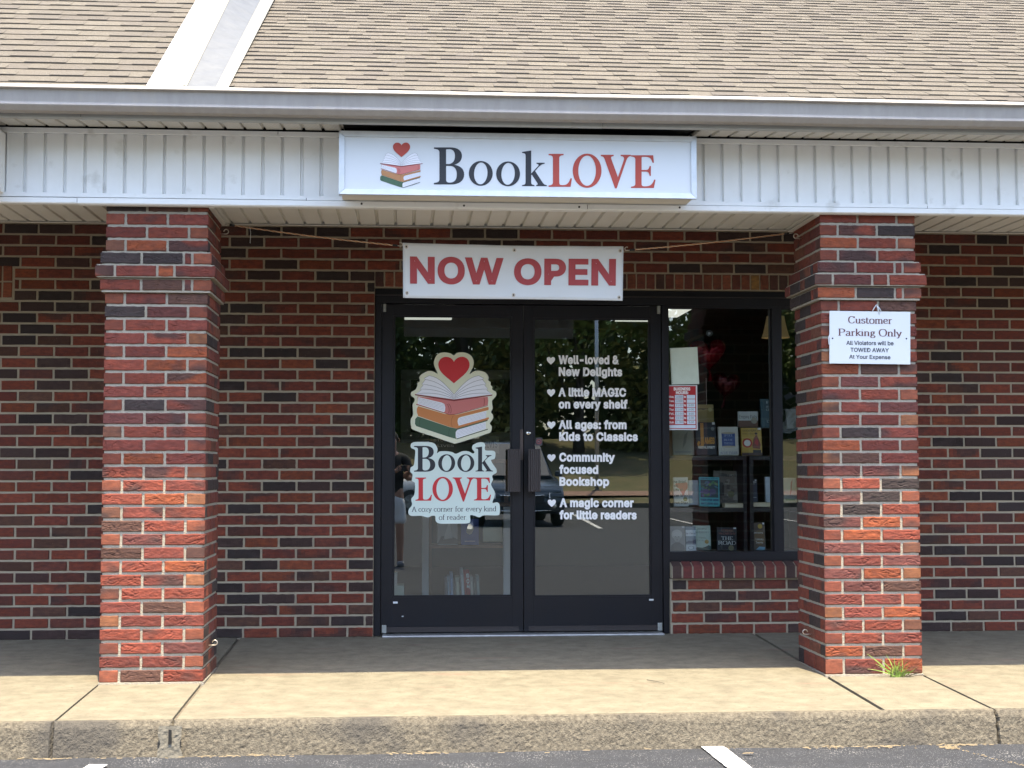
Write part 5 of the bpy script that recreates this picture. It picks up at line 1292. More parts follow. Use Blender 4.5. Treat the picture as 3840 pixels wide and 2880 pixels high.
def flat_book(px0, px1, py, Y, label):
    a, b = at(px0, py, Y), at(px1, py, Y); wd = b.x-a.x
    root = empty('book', ((a.x+b.x)/2, Y, a.z), 0, label, 'book', 'books lying flat on the window shelf')
    q = MB(); q.bbox(-wd/2, wd/2, -.006, .10, .0, .004, .001); q.bbox(-wd/2, wd/2, -.006, .10, .026, .030, .001); q.build('cover', fm((.42, .36, .25)), root)
    q = MB(); q.box(-wd/2+.003, wd/2-.003, 0, .098, .004, .026); q.build('pages', M_pages, root)
flat_book(2717, 2793, 1904, SHY-.02, 'tan paperback lying flat below the brown photo book')
flat_book(2823, 2896, 1901, SHY-.02, 'tan paperback lying flat at the right end of the middle shelf')

# balloons on a suction hook
def heart_balloon(cx, cy, Y, w_, rot, c, label):
    p = at(cx, cy, Y); root = empty('heart_balloon', p, 0, label, 'balloon')
    H2 = svg(HEART, 14)[0]; q = MB(); n = len(H2); rings = 10; V = []; F = []; rnd = rot
    for s in (-1, 1):
        base = len(V)
        for k in range(rings+1):
            f = 1 - (k/rings)
            for i, (x, y) in enumerate(H2):
                X = (x-677)/264*w_*f; Z = -(y-275)/264*w_*f
                d = .30*w_*math.sqrt(max(0, 1-f*f))*(.85 + .0*math.cos(i))
                d += .010*noise.noise((X*38, Z*38, rot))*(f*(1-f)*4) + .012*f**8*noise.noise((i*.8, k, rot))
                V.append((X, s*d, Z))
        for k in range(rings):
            for i in range(n):
                f_ = (base+k*n+i, base+k*n+(i+1) % n, base+(k+1)*n+(i+1) % n, base+(k+1)*n+i); F.append(f_ if s < 0 else f_[::-1])
    M = Matrix.Rotation(R(rot), 3, 'Y')
    q.idx([M @ Vector(v) for v in V], F); q.build('foil_body', c, root, smooth=True)
    q = MB(); e = M @ Vector((0, 0, -.47*w_)); q.tube([e, e + M @ Vector((.004, 0, -.03)), e + M @ Vector((-.002, 0, -.075))], [.006, .010, .014], 8); q.build('filling_neck', c, root)
    return root
M_foil = mat('red_foil', (.26, .005, .018), .22, metal=.5, bump=.25, bscale=14)
M_foil2 = mat('dark_red_foil', (.075, .003, .008), .25, metal=.5, bump=.2, bscale=14)
heart_balloon(2655, 1325, .62, .255, -4, M_foil, 'shiny red heart balloon behind the notebook page')
heart_balloon(2722, 1440, .85, .205, 8, M_foil2, 'dark red heart balloon hanging below the brighter one')
mb = MB(); a = at(2648, 1418, .62); b = at(2648, 1590, .62); mb.tube([a, (a+b)/2 + Vector((.003, 0, 0)), b], .0016, 5); o = mb.build('balloon_ribbon', M_vinyl); tag(o, 'thin white ribbon hanging straight down from the bright heart balloon', 'ribbon')
sh = empty('suction_hook', label='round clear suction cup hook on the window above the balloons', cat='hook'); p = at(2660, 1250, .092)
mb = MB(); mb.lathe([(.019, .0), (.020, -.003), (.0165, -.004), (.0165, -.001)], (p.x, p.y, p.z), 24, 'Y'); mb.build('suction_rim', flat('clear_rubber', (.35, .40, .42), .2), sh, smooth=True)
mb = MB(); mb.lathe([(0, .004), (.008, .006), (.010, .002), (.009, 0)], (p.x, p.y, p.z), 16, 'Y'); mb.tube([(p.x, p.y+.008, p.z-.004), (p.x-.003, p.y+.012, p.z-.016), (p.x+.002, p.y+.016, p.z-.018)], .0018, 6); mb.build('hook_knob', M_plastic, sh, smooth=True)
finish(sh, p)
# lamp
lp = empty('floor_lamp', label='floor lamp with a pleated cream shade behind the window mullion', cat='lamp'); LY = .95
t_, b_ = at(2888, 1186, LY), at(2888, 1267, LY); rt = (at(2888, 1186, LY)-at(2869, 1186, LY)).length+.025; rb = (at(2888, 1267, LY)-at(2852, 1267, LY)).length+.03
cx_ = b_.x + .04
mb = MB(); V = []; F = []; seg = 72; hs_ = 10
for k in range(hs_+1):
    f = k/hs_; r0 = rb + (rt-rb)*(f**.75); z = b_.z + (t_.z-b_.z)*f
    for i in range(seg):
        a = 2*math.pi*i/seg; rr = r0*(1 + .012*math.cos(a*36)); V.append((cx_ + rr*math.cos(a), LY + rr*math.sin(a), z))
for k in range(hs_):
    for i in range(seg): F.append((k*seg+i, k*seg+(i+1) % seg, (k+1)*seg+(i+1) % seg, (k+1)*seg+i))
mb.idx(V, F)
mb.build('lamp_shade', mat('shade_cloth', (.50, .40, .22), .8, emit=(1, .72, .34), estr=.012), lp)
mb = MB(); mb.tube([(cx_, LY, .04), (cx_, LY, t_.z+.04)], .012, 10); mb.lathe([(0, .05), (.14, .04), (.15, .02)], (cx_, LY, 0), 24); mb.build('lamp_stand', M_bronze2, lp, smooth=True)
mb = MB(); mb.lathe([(0, -.05), (.03, -.02), (.034, .02), (.015, .05), (0, .055)], (cx_, LY, t_.z-.03), 14); mb.build('lamp_bulb', mat('warm_bulb', (.9, .8, .6), .5, emit=(1, .8, .5), estr=.8), lp, smooth=True)
finish(lp, (cx_, LY, .02))

# display rack behind the left door
RY = 1.05
rk = empty('display_rack', label='white post book display rack behind the left door', cat='display rack')
M_wpost = mat('white_painted_post', (.55, .58, .62), .5); M_wood = mat('oak_board', (.24, .14, .075), .5, var=((.16, .09, .05), .6), vscale=6, stretch=(8, 1, 1))
for u0, u1, v0 in ((1583, 1608, 1935), (1888, 1914, 1896)):
    a, b = at(u0, v0, RY), at(u1, v0, RY); q = MB(); q.bbox(a.x, b.x, RY, RY+.05, .02, a.z, .003); q.build('post', M_wpost, rk)
a, b = at(1560, 1890, RY), at(1932, 1890, RY); q = MB(); q.bbox(a.x, b.x, RY-.02, RY+.35, a.z-.018, a.z+.004, .002); q.build('top_board', M_wood, rk)
for v, y0 in ((2047, RY+.06), (2330, RY+.0)):
    a, b = at(1609, v, RY), at(1887, v, RY); q = MB(); q.box(a.x, b.x, y0, RY+.35, a.z-.02, a.z); q.build('rack_shelf', M_wood, rk)
finish(rk, (.4, RY+.1, .02))
RB = RY + .10; RG = 'books on the display rack behind the left door'
def d_r1(a, k): a.poly([(.2, .98), (.95, .98), (.9, .80), (.3, .80)], fm((.42, .06, .035)), 1); a.poly([(.3, .20), (.6, .82), (.72, .34), (.74, .24)], fm((.62, .62, .62)), 2); a.poly([(0, .05), (1, .05), (1, .2), (.6, .32), (.2, .30)], fm((.12, .12, .12)), 1)
def d_r2(a, k): a.poly(catmull([(.3, .55), (.45, .80), (.62, .78), (.72, .62), (.60, .45), (.44, .42)]), fm((.60, .55, .45)), 2); T(a, 'STORIES', .2, .8, .15, .06, (.5, .5, .65), .0) if False else Rc(a, .2, .14, .8, .18, (.34, .34, .55), 2)
book(1640, 1930, 1716, 2046, RB, (.42, .44, .46), 'white book with a red band under the name sticker', d_r1, group=RG)
book(1729, 1946, 1795, 2046, RB, (.05, .10, .38), 'deep blue book with a pale blot on the display rack', d_r2, group=RG)
book(1816, 1934, 1882, 1978, RB+.10, (.018, .05, .07), 'dark teal book at the right of the display rack', None, group=RG, tilt=3)
book(1812, 1976, 1884, 2030, RB-.01, (.50, .54, .42), 'cream book below the dark teal book on the rack', None, group=RG)
def d_stolen(a, k): T(a, 'STOLEN', .15, .9, .74, .10, (.34, .34, .32), .02); T(a, 'LIVES', .3, .9, .50, .10, (.34, .34, .32), .02)
def d_elvis(a, k): T(a, 'ELVIS', .12, .9, .34, .40, (.08, .08, .07), .02)
TBY = RY + .18
book(1610, 1632, 1712, 1720, TBY, (.03, .032, .03), 'dark book with grey capitals standing behind the stickers', d_stolen, group=RG, tilt=3)
book(1806, 1638, 1872, 1700, TBY, (.30, .30, .24), 'small cream book with thin capitals behind the left door', d_elvis, group=RG, tilt=3)
st = empty('book_stack_table', label='wooden table behind the left door carrying the standing books', cat='table')
a, b = at(1590, 1721, TBY), at(1925, 1721, TBY)
q = MB(); q.bbox(a.x, b.x, TBY-.06, TBY+.30, a.z-.03, a.z-.002, .002); q.build('table_top', M_wood, st)
for x in (a.x+.03, b.x-.05):
    for y in (TBY+.22,): q = MB(); q.box(x, x+.03, y, y+.03, .02, a.z-.03); q.build('leg', M_wood, st)
finish(st, ((a.x+b.x)/2, TBY+.1, .02))
# spines in the low bin
SPC = [(.10, .12, .16), (.28, .40, .52), (.14, .28, .48), (.09, .10, .10), (.42, .44, .36), (.12, .10, .08), (.52, .56, .60), (.40, .05, .05), (.40, .04, .05), (.48, .46, .42), (.12, .13, .12), (.28, .34, .34)]
x = 1672
LBL = ['black', 'light blue', 'mid blue', 'charcoal', 'greenish cream', 'dark brown', 'white', 'thin red', 'red 501 numbered', 'cream', 'dark grey', 'pale grey green']
for k, c in enumerate(SPC):
    wpx = [9, 10, 13, 8, 17, 8, 12, 7, 16, 11, 12, 12][k]; top = [2165, 2160, 2148, 2170, 2162, 2168, 2132, 2140, 2140, 2160, 2166, 2158][k]
    a, b, t2 = at(x, 2330, RY+.02), at(x+wpx-1, 2330, RY+.02), at(x, top, RY+.02)
    root = empty('book', ((a.x+b.x)/2, RY+.02, a.z), 0, LBL[k] + ' book spine standing in the low bin of the display rack', 'book', 'book spines in the low bin'); root.rotation_euler = (0, R(-3.5 if k > 4 else -1.5), 0)
    wd, ht = b.x-a.x, t2.z-a.z
    q = MB(); q.bbox(-wd/2, wd/2, 0, .14, 0, ht, .0015); q.build('cover', fm(c), root)
    art = Art(lambda xx, yy, wd=wd, ht=ht: Vector((-wd/2 + yy*wd, -.0003, ht*(1-xx))), step=.0003)
    if k == 8: put_text(art, '501', .05, .36, .86, .70, M_lettwhite, .06)
    else: art.poly([(.12, .3), (.55, .3), (.55, .7), (.12, .7)], fm(tuple(min(1, v*1.5+.06) for v in c)), 1)
    art.build('spine_print', root)
    x += wpx
bx = empty('paper_bag', label='white paper bag standing at the left edge of the left door glass', cat='bag')
a, b, t2 = at(1470, 2330, RY-.2), at(1515, 2330, RY-.2), at(1480, 2196, RY-.2)
q = MB(); q.bbox(a.x, b.x, RY-.2, RY, .02, t2.z, .004); q.build('bag_body', M_paper, bx); q = MB(); q.box(a.x, a.x+.035, RY-.19, RY-.15, t2.z, t2.z+.09, M=Matrix.Identity(4)); q.build('bag_flap', M_vinyl, bx); finish(bx, ((a.x+b.x)/2, RY-.1, .02))
# white picture frame on the far green wall
pf = empty('picture_frame', label='large white frame on the dark green back wall', cat='frame'); BYW = 6.44
a, b = at(1503, 1385, BYW), at(1960, 1660, BYW)
q = MB(); fwid = .11
for x0, x1, z0, z1 in ((a.x, b.x, a.z-fwid, a.z), (a.x, b.x, b.z, b.z+fwid), (a.x, a.x+fwid, b.z+fwid+.002, a.z-fwid-.002), (b.x-fwid, b.x, b.z+fwid+.002, a.z-fwid-.002)): q.bbox(x0, x1, BYW, BYW+.04, z0, z1, .008)
q.build('frame_border', M_wpost, pf); q = MB(); q.box(a.x+fwid, b.x-fwid, BYW+.02, BYW+.04, b.z+fwid, a.z-fwid); q.build('dark_panel', M_shelf, pf); finish(pf, ((a.x+b.x)/2, BYW, b.z))

# ================================================================== SMALL THINGS ON THE GROUND
gt = empty('grass_tuft', label='green grass tuft sprouting at the foot of the right pillar', cat='grass tuft')
gb = atz(3358, 2538, slab_z(-1.63)); rnd = random.Random(3); gr, gy = MB(), MB()
def blade(mbx, b, tip, wdt, droop):
    b, tip = Vector(b), Vector(tip); n = 7; A = []; B = []
    side = Vector((tip.z-b.z, 0, -(tip.x-b.x))).normalized()
    for i in range(n+1):
        t = i/n; p = b.lerp(tip, t) + Vector((0, 0, droop*math.sin(t*math.pi)*.25)) - Vector((0, 0, droop*t*t*.2)); w2 = wdt*(1-t**1.6)*.5 + .0002
        A.append(p + side*w2); B.append(p - side*w2 + Vector((0, -.001, 0)))
    mbx.idx(A+B, [(i, i+1, n+2+i, n+1+i) for i in range(n)])
for (u, v), wd in (((3249, 2446), .0085), (3323, 2450), .0075)[0:0] or (((3250, 2447), .0095), ((3322, 2449), .008), ((3356, 2470), .006), ((3300, 2470), .0085), ((3375, 2487), .006), ((3253, 2505), .006), ((3390, 2502), .006), ((3412, 2520), .006), ((3424, 2538), .005), ((3283, 2488), .006)):
    blade(gr, gb + Vector((rnd.uniform(-.02, .02), rnd.uniform(-.01, .01), 0)), at(u, v, gb.y - rnd.uniform(.0, .03)), wd, rnd.uniform(.01, .03))
for k in range(46):
    a = rnd.uniform(-1.1, 1.3); L = rnd.uniform(.03, .12)
    blade(gr if rnd.random() < .8 else gy, gb + Vector((rnd.uniform(-.03, .05), rnd.uniform(-.012, .012), 0)), gb + Vector((math.sin(a)*L + .01, rnd.uniform(-.05, .02), math.cos(a)*L)), rnd.uniform(.003, .007), rnd.uniform(0, .04))
for k in range(8):
    blade(gy, gb + Vector((.03+k*.006, -.01, 0)), gb + Vector((.06 + k*.016, -.02, rnd.uniform(.005, .05))), .004, .02)
gr.build('blades', M_grass, gt); gy.build('dry_blades', M_straw, gt); finish(gt, gb)
mb = MB(); rnd = random.Random(9)
for k in range(260):
    x = rnd.choice([rnd.uniform(-2.4, 3.2), rnd.gauss(-1.55, .12), rnd.gauss(-.72, .14), rnd.gauss(.05, .07), rnd.gauss(1.95, .08), rnd.gauss(2.2, .06), rnd.gauss(2.55, .08)])
    y = -2.625 - abs(rnd.gauss(0, .018)); L = rnd.uniform(.008, .035); a = rnd.uniform(0, math.pi); e = rnd.uniform(-.2, .5)
    p = Vector((x, y, LOT_Z + .006)); d = Vector((math.cos(a)*L, -abs(math.sin(a))*L*.4, abs(e)*L*.6)); s = Vector((0, .0014, .0012))
    mb.face([p-s, p+s, p+d+s, p+d-s])
rnd2 = random.Random(2); cq = atz(3562, 2808, LOT_Z)
for k in range(90):
    p = Vector((cq.x + rnd2.gauss(0, .018), cq.y + rnd2.gauss(0, .02), LOT_Z + .006)); a = rnd2.uniform(0, 6.3); L = rnd2.uniform(.006, .02); s = Vector((.0012, .0012, .001)); d = Vector((math.cos(a)*L, math.sin(a)*L, .003)); mb.face([p-s, p+s, p+d+s, p+d-s])
for k in range(45):
    t = rnd2.random(); p = cq + Vector((t*.17 + rnd2.gauss(0, .007), -t*.45 + rnd2.gauss(0, .01), .008)); a = rnd2.uniform(0, 6.3); L = rnd2.uniform(.004, .014); s = Vector((.001, .001, .001)); d = Vector((math.cos(a)*L, math.sin(a)*L, .002)); mb.face([p-s, p+s, p+d+s, p+d-s])
o = mb.build('dry_straw_litter', M_straw); tag(o, 'dry straw and pine litter along the foot of the kerb', 'litter', kind='stuff')
mb = MB(); a, b = atz(2426, 2549, slab_z(-1.6)+.004), atz(2492, 2563, slab_z(-1.66)+.004); mb.tube([a, (a+b)/2 + Vector((0, .004, .002)), b], [.0022, .002, .0012], 5); o = mb.build('twig', M_bark if 'bark' in MATS else M_joint); tag(o, 'thin dark twig lying on the sunlit walkway left of the right pillar', 'twig')
q = atz(2800, 2827, LOT_Z+.01); mb = MB()
for k in range(3): mb.face([q + Vector((-.022+k*.014, -.006+k*.004, .002+k*.001)), q + Vector((-.004+k*.014, -.012, .004)), q + Vector((.006+k*.014, .004, .006)), q + Vector((-.012+k*.012, .010, .003))])
o = mb.build('dead_leaf', M_straw); tag(o, 'small dead leaf on the asphalt right of the white line', 'leaf')

# ================================================================== ACROSS THE LOT (seen mirrored in the glass)
M_lawn = mat('lawn', (.055, .058, .020), 1, var=((.11, .085, .040), .8), vscale=.9, bump=.8, bscale=30)
mb = MB(); n, k = 110, 40; V = []; F = []
for j in range(k+1):
    for i in range(n+1):
        x = -50 + 110*i/n; t = j/k; y = -36.7 - 34*t
        V.append((x, y, -.10 + .05*t + 2.5*min(1, t*1.7)**1.4 + .10*noise.noise((x*.3, y*.3, 0))))
for j in range(k):
    for i in range(n): F.append((j*(n+1)+i, (j+1)*(n+1)+i, (j+1)*(n+1)+i+1, j*(n+1)+i+1))
mb.idx(V, F); tag(mb.build('lawn', M_lawn), kind='structure')
mb = MB(); mb.box(-50, 60, -36.7, -36.4, -.25, -.04); tag(mb.build('kerb', M_curb), kind='structure')
mb = MB(); n = 60
P = [(-50 + 110*i/n) for i in range(n+1)]
def lawn_z(y): t = (-36.7-y)/34; return -.10 + .05*t + 2.5*min(1, max(0, t)*1.7)**1.4
mb.idx([(x, -39.2, lawn_z(-39.2)+.11) for x in P] + [(x, -40.6, lawn_z(-40.6)+.12) for x in P], [(i, n+1+i, n+2+i, i+1) for i in range(n)])
tag(mb.build('footpath', mat('red_clay_path', (.17, .10, .075), 1, var=((.22, .15, .11), .5), vscale=4)), kind='structure')

M_leafs = [mat('leaf_%s' % n_, c, .6, var=(c2, .8), vscale=1.2) for n_, c, c2 in (('dark', (.030, .055, .016), (.055, .085, .022)), ('mid', (.075, .125, .028), (.13, .18, .045)), ('olive', (.12, .135, .034), (.19, .17, .05)))]
M_bark = mat('bark', (.055, .043, .034), .95, var=((.03, .024, .02), .7), vscale=7, stretch=(3, 3, .5), bump=.8, bscale=18)
def tree(name, x, y, h, r, tr, mi, label, crown_lo=.3, leaves=5200, seed=0, lean=0, group='trees beyond the parking lot'):
    rnd = random.Random(seed); zb = lawn_z(y) - .1
    root = empty(name, (x, y, zb), 0, label, 'tree', group)
    t = MB(); pts = [(lean*(i/8)**1.5*h*.1 + .12*noise.noise((i*.5, seed, 0)), .12*noise.noise((i*.5, seed, 9)), h*.82*i/8) for i in range(9)]
    t.tube(pts, [tr*(1.25 if i == 0 else 1)*(1-.085*i) for i in range(9)], 10)
    clumps = []
    for k in range(22):
        f = rnd.uniform(crown_lo, .95); a = rnd.uniform(0, 2*math.pi); rad = r*rnd.uniform(.25, .95)*math.sin(math.pi*min(1, max(.12, (f-crown_lo)/(1.02-crown_lo)))**.7)
        c = Vector((rad*math.cos(a) + lean*.1*h*f, rad*math.sin(a), h*f)); clumps.append((c, r*rnd.uniform(.26, .46)))
        p0 = Vector(pts[min(8, int(max(.2, f-.22)*8/.82))]); t.tube([p0, (p0+c)/2 + Vector((0, 0, -.1)), c], [tr*.34, tr*.2, tr*.07], 6)
    t.build('trunk', M_bark, root, smooth=True)
    q = MB()
    for k in range(int(leaves*1.7)):
        c, rr = rnd.choice(clumps); d = Vector((rnd.gauss(0, 1), rnd.gauss(0, 1), rnd.gauss(0, .75))).normalized()*rr*rnd.uniform(.45, 1.05)
        p = c + d; u = Vector((rnd.gauss(0, 1), rnd.gauss(0, 1), rnd.gauss(0, .6))).normalized(); v = u.orthogonal().normalized(); s = rnd.uniform(.11, .22)
        q.face([p - u*s, p + v*s*.55, p + u*s, p - v*s*.55], 0 if rnd.random() < .75 else 1)
    q.build('crown', [M_leafs[mi], M_leafs[(mi+1) % 3]], root)
    return root
tree('leafy_tree', -9.5, -57, 13, 4.6, .26, 0, 'dark leafy tree farthest from the parked vehicles', seed=1, leaves=4200)
tree('leafy_tree', -3.5, -60, 15, 5.0, .30, 0, 'tall dark tree mirrored behind the heart sticker', seed=2, leaves=5200)
tree('leafy_tree', 2.6, -56, 12.5, 4.4, .28, 0, 'dense dark tree mirrored above the silver car', seed=3, leaves=5200)
tree('leafy_tree', 7.4, -52.5, 14.5, 4.6, .22, 1, 'green tree with a bare leaning trunk beside the light pole', .34, seed=4, lean=.5, leaves=5600)
tree('leafy_tree', 12.2, -58, 12, 4.2, .28, 1, 'bright green bushy tree mirrored in the right door', .16, seed=5, leaves=5600)
tree('leafy_tree', 17.8, -63, 9.4, 3.9, .26, 1, 'loose green tree under the gap of sky', .2, seed=6, leaves=4600)
tree('leafy_tree', 24.0, -60, 14, 4.4, .30, 0, 'tall tree standing beside the grey roofed house', .25, seed=7, leaves=4800)
tree('bushy_tree', 4.9, -53.5, 6.3, 2.7, .12, 2, 'low olive tree with yellowing leaves at the lawn edge', .10, seed=8, leaves=3600)
tree('bushy_tree', 10.6, -54, 5.4, 2.6, .12, 2, 'low olive bush tree to the right of the light pole', .08, seed=9, leaves=3400)
tree('bushy_tree', -1.5, -58, 6, 3.2, .14, 0, 'low dark shrubby tree behind the silver car', .06, seed=10, leaves=3400)
tree('bushy_tree', 15.3, -57, 5.0, 2.6, .14, 1, 'low green shrubby tree in front of the grey roofed house', .06, seed=11, leaves=3000)
mb = MB(); rnd = random.Random(5)
for k in range(15000):
    x = rnd.uniform(-30, 40); p = Vector((x, -67 - rnd.uniform(0, 4), 2.2 + rnd.random()**1.1*((5 if 14 < x < 19 else 11.5) + 1.2*math.sin(x*.6) + .8*math.sin(x*1.7)))); u = Vector((rnd.gauss(0, 1), rnd.gauss(0, .5), rnd.gauss(0, 1))).normalized(); v = u.orthogonal().normalized(); s = rnd.uniform(.25, .55)
    mb.face([p-u*s, p+v*s*.6, p+u*s, p-v*s*.6])
o = mb.build('far_woods', M_leafs[0]); tag(o, 'dark mass of woods far behind the lawn', 'woods', kind='stuff')
# light pole
lpz = lawn_z(-41.5); pole = empty('light_pole', (6.75, -41.5, lpz-.1), 0, 'slim galvanised light pole on the lawn', 'pole')
q = MB(); q.tube([(0, 0, 0), (0, 0, 9.5)], [.085, .055], 12); q.build('pole_shaft', mat('galvanised_steel', (.42, .44, .45), .4, metal=.6), pole, smooth=True)
q = MB(); q.bbox(-.16, .16, -.16, .16, -.05, .16, .02); q.build('pole_base', M_patch, pole); q = MB(); q.bbox(-.06, .9, -.12, .12, 9.45, 9.58, .03); q.build('lamp_head', M_steel, pole)
# house
hx, hy, hz = 21.5, -72, 2.2
hs_ = empty('house', (hx, hy, hz), 0, 'pale house with a grey gabled roof beyond the lawn', 'house')
q = MB(); q.box(-4.5, 4.5, -4, 4, -.5, 2.7); q.build('house_wall', mat('pale_siding', (.55, .56, .54), .7, bump=.2, bscale=8), hs_)
q = MB(); ov = .4
q.idx([(-4.5-ov, 4+ov, 2.6), (4.5+ov, 4+ov, 2.6), (4.5+ov, 0, 4.9), (-4.5-ov, 0, 4.9), (-4.5-ov, -4-ov, 2.6), (4.5+ov, -4-ov, 2.6)], [(0, 1, 2, 3)[::-1], (3, 2, 5, 4)[::-1], (0, 3, 4), (1, 5, 2)]); q.build('house_roof', mat('grey_roof', (.20, .20, .21), .9, var=((.14, .14, .15), .6), vscale=8), hs_)
for x in (-2.6, 0, 2.4): q = MB(); q.box(x-.5, x+.5, 3.99, 4.04, .9, 2.1); q.build('house_window', M_shelf, hs_)

# vehicles
def car(name, loc, rz, label, paint, L=4.6, W=1.86, H=1.72, suv=True):
    root = empty(name, loc, rz, label, 'car', 'cars parked facing the shop')
    # x = length (front at +L/2), profile of lower body and of the cabin
    hl = L/2; hood = .98 if suv else .88; belt = 1.08 if suv else .95
    low = [(-hl+.02, .42), (-hl, .75), (-hl+.05, belt), (-hl+.6, belt+.01), (.55, belt), (.95, hood+.06), (hl-.28, hood-.10), (hl-.06, hood-.22), (hl, .62), (hl-.03, .40), (hl-.15, .28), (-hl+.15, .28)]
    def loft(prof, ws, nm, m, bev=.05):
        bm = bmesh.new(); n = len(prof); a = [bm.verts.new((x, -ws(x, z), z)) for x, z in prof]; b = [bm.verts.new((x, ws(x, z), z)) for x, z in prof]
        bm.faces.new(a); bm.faces.new(b[::-1])
        for i in range(n): bm.faces.new((a[i], b[i], b[(i+1) % n], a[(i+1) % n]))
        bmesh.ops.bevel(bm, geom=[e for e in bm.edges if e.calc_length() > .02], offset=bev, segments=3, affect='EDGES', clamp_overlap=True)
        bmesh.ops.recalc_face_normals(bm, faces=bm.faces[:]); bm.verts.index_update()
        q = MB(); q.idx([v.co.copy() for v in bm.verts], [[v.index for v in f.verts] for f in bm.faces]); bm.free(); return q.build(nm, m, root, smooth=True)
    loft(low, lambda x, z: W/2*(1 - .10*max(0, (x-hl+.9)/.9)**2) - max(0, z-.85)*.22, 'body', paint)
    rear = -hl+.25 if suv else -hl+1.0
    cab = [(rear, belt-.03), (rear+.22, H-.10), (rear+.55, H), (-.15 if suv else -.25, H-.01), (.22, H-.10), (1.02, belt-.05)]
    loft(cab, lambda x, z: W/2 - .12 - max(0, z-belt)*.30, 'cabin', paint, .04)
    gl = mat(name+'_glass', (.02, .028, .036), .04, spec=.9) if name+'_glass' not in MATS else MATS[name+'_glass']
    q = MB(); y0, y1 = W/2-.22, W/2-.36
    q.idx([(.985, -y0, belt+.0), (.985, y0, belt+.0), (.275, y1, H-.10), (.275, -y1, H-.10)], [(0, 1, 2, 3)]); 
    for v in range(4): q.v[v] = (q.v[v][0]+.035, q.v[v][1], q.v[v][2]+.03)
    q.build('windscreen', gl, root)
    for s in (1, -1):
        q = MB(); yy = lambda z: s*(W/2 - .105 - max(0, z-belt)*.30)
        for xa, xb, xc, xd in ((rear+.30, -.30, -.30, rear+.42), (-.22, .74, .22, -.22)):
            q.idx([(xa, yy(belt), belt+.02), (xb, yy(belt), belt+.02), (xc, yy(H-.14), H-.14), (xd, yy(H-.14), H-.14)], [(0, 1, 2, 3)])
        q.build('side_window', gl, root)
        q = MB(); q.idx([(hl-.30, s*(W/2-.10), hood-.20), (hl-.02, s*(W/2-.42), hood-.25), (hl+.012, s*(W/2-.42), hood-.36), (hl-.20, s*(W/2-.09), hood-.34)], [(0, 1, 2, 3)]); q.build('headlight', mat('lamp_lens_'+name+str(s), (.75, .78, .8), .1), root)
        q = MB(); q.lathe([(0, .02), (.05, .015), (.06, -.01)], (hl-.02, s*(W/2-.30), .45), 14, 'X'); q.build('fog_lamp', M_chrome, root)
        q = MB(); q.bbox(.68, .82, s*(W/2+.02)-.08, s*(W/2+.02)+.08, belt+.0, belt+.13, .02); q.build('mirror', paint, root)
        for x in (hl-.85, -hl+.85):
            q = MB(); q.lathe([(.20, -.11), (.31, -.12), (.345, -.08), (.345, .08), (.31, .12), (.20, .11)], (x, s*(W/2-.12), .345), 28, 'Y'); w_ = q.build('wheel', mat('rubber', (.018, .018, .018), .8) if 'rubber' not in MATS else MATS['rubber'], root, smooth=True)
            q = MB(); q.lathe([(0, .10*s), (.20, .08*s), (.22, .11*s)], (x, s*(W/2-.12), .345), 20, 'Y')
            for k in range(5): a = 2*math.pi*k/5; q.box(-.022, .022, .09*s-.01, .11*s+.004*s, .03, .2, M=Matrix.Translation((x, s*(W/2-.12), .345)) @ Matrix.Rotation(a, 4, 'Y'))
            q.build('rim', M_steel, w_)
    q = MB(); q.bbox(hl-.08, hl+.004, -.48, .48, .50, .68, .02); q.build('grille', M_shelf, root)
    q = MB(); q.tube([(hl+.006, -.5, .69), (hl+.012, 0, .66), (hl+.006, .5, .69)], .012, 8); q.tube([(hl-.03, -.62, .36), (hl+.01, 0, .33), (hl-.03, .62, .36)], .014, 8); q.build('chrome_trim', M_chrome, root, smooth=True)
    q = MB(); q.box(hl+.0, hl+.012, -.16, .16, .40, .49); q.build('number_plate', M_plastic, root)
    return root
M_suv = mat('slate_blue_paint', (.030, .045, .065), .22, metal=.3, spec=.7)
M_sil = mat('silver_paint', (.50, .52, .54), .3, metal=.4, spec=.6)
car('parked_suv', (2.42, -24.2, LOT_Z), R(88), 'dark slate blue sport utility vehicle parked facing the shop', M_suv, 4.8, 2.0, 1.9)
car('parked_sedan', (-1.6, -31.0, LOT_Z), R(160), 'silver saloon car parked behind the photographer', M_sil, 4.7, 1.82, 1.46, False)

# the photographer, standing behind the camera and holding up a phone
def skin_body(name, nodes, edges, m, parent, sub=2):
    me = bpy.data.meshes.new(name); keys = list(nodes); ix = {k: i for i, k in enumerate(keys)}
    me.from_pydata([nodes[k][0] for k in keys], [(ix[a], ix[b]) for a, b in edges], [])
    o = link(name, me, parent); md = o.modifiers.new('skin', 'SKIN'); md.use_smooth_shade = True
    for k, v in zip(keys, me.skin_vertices[0].data):
        r_ = nodes[k][1]; v.radius = (r_, r_) if not isinstance(r_, tuple) else r_
    me.skin_vertices[0].data[0].use_root = True
    o.modifiers.new('sub', 'SUBSURF').levels = sub; o.modifiers['sub'].render_levels = sub
    me.materials.append(m); return o
M_skin = mat('skin', (.36, .20, .14), .55, var=((.30, .15, .10), .4), vscale=9)
M_shirt = mat('black_shirt', (.012, .012, .014), .85, bump=.2, bscale=18); M_shorts = mat('white_shorts', (.62, .62, .62), .85, bump=.3, bscale=14)
pr = empty('person', (-.19, -9.56, LOT_Z), 0, 'person in a black shirt and white shorts photographing the shop with a phone', 'person')
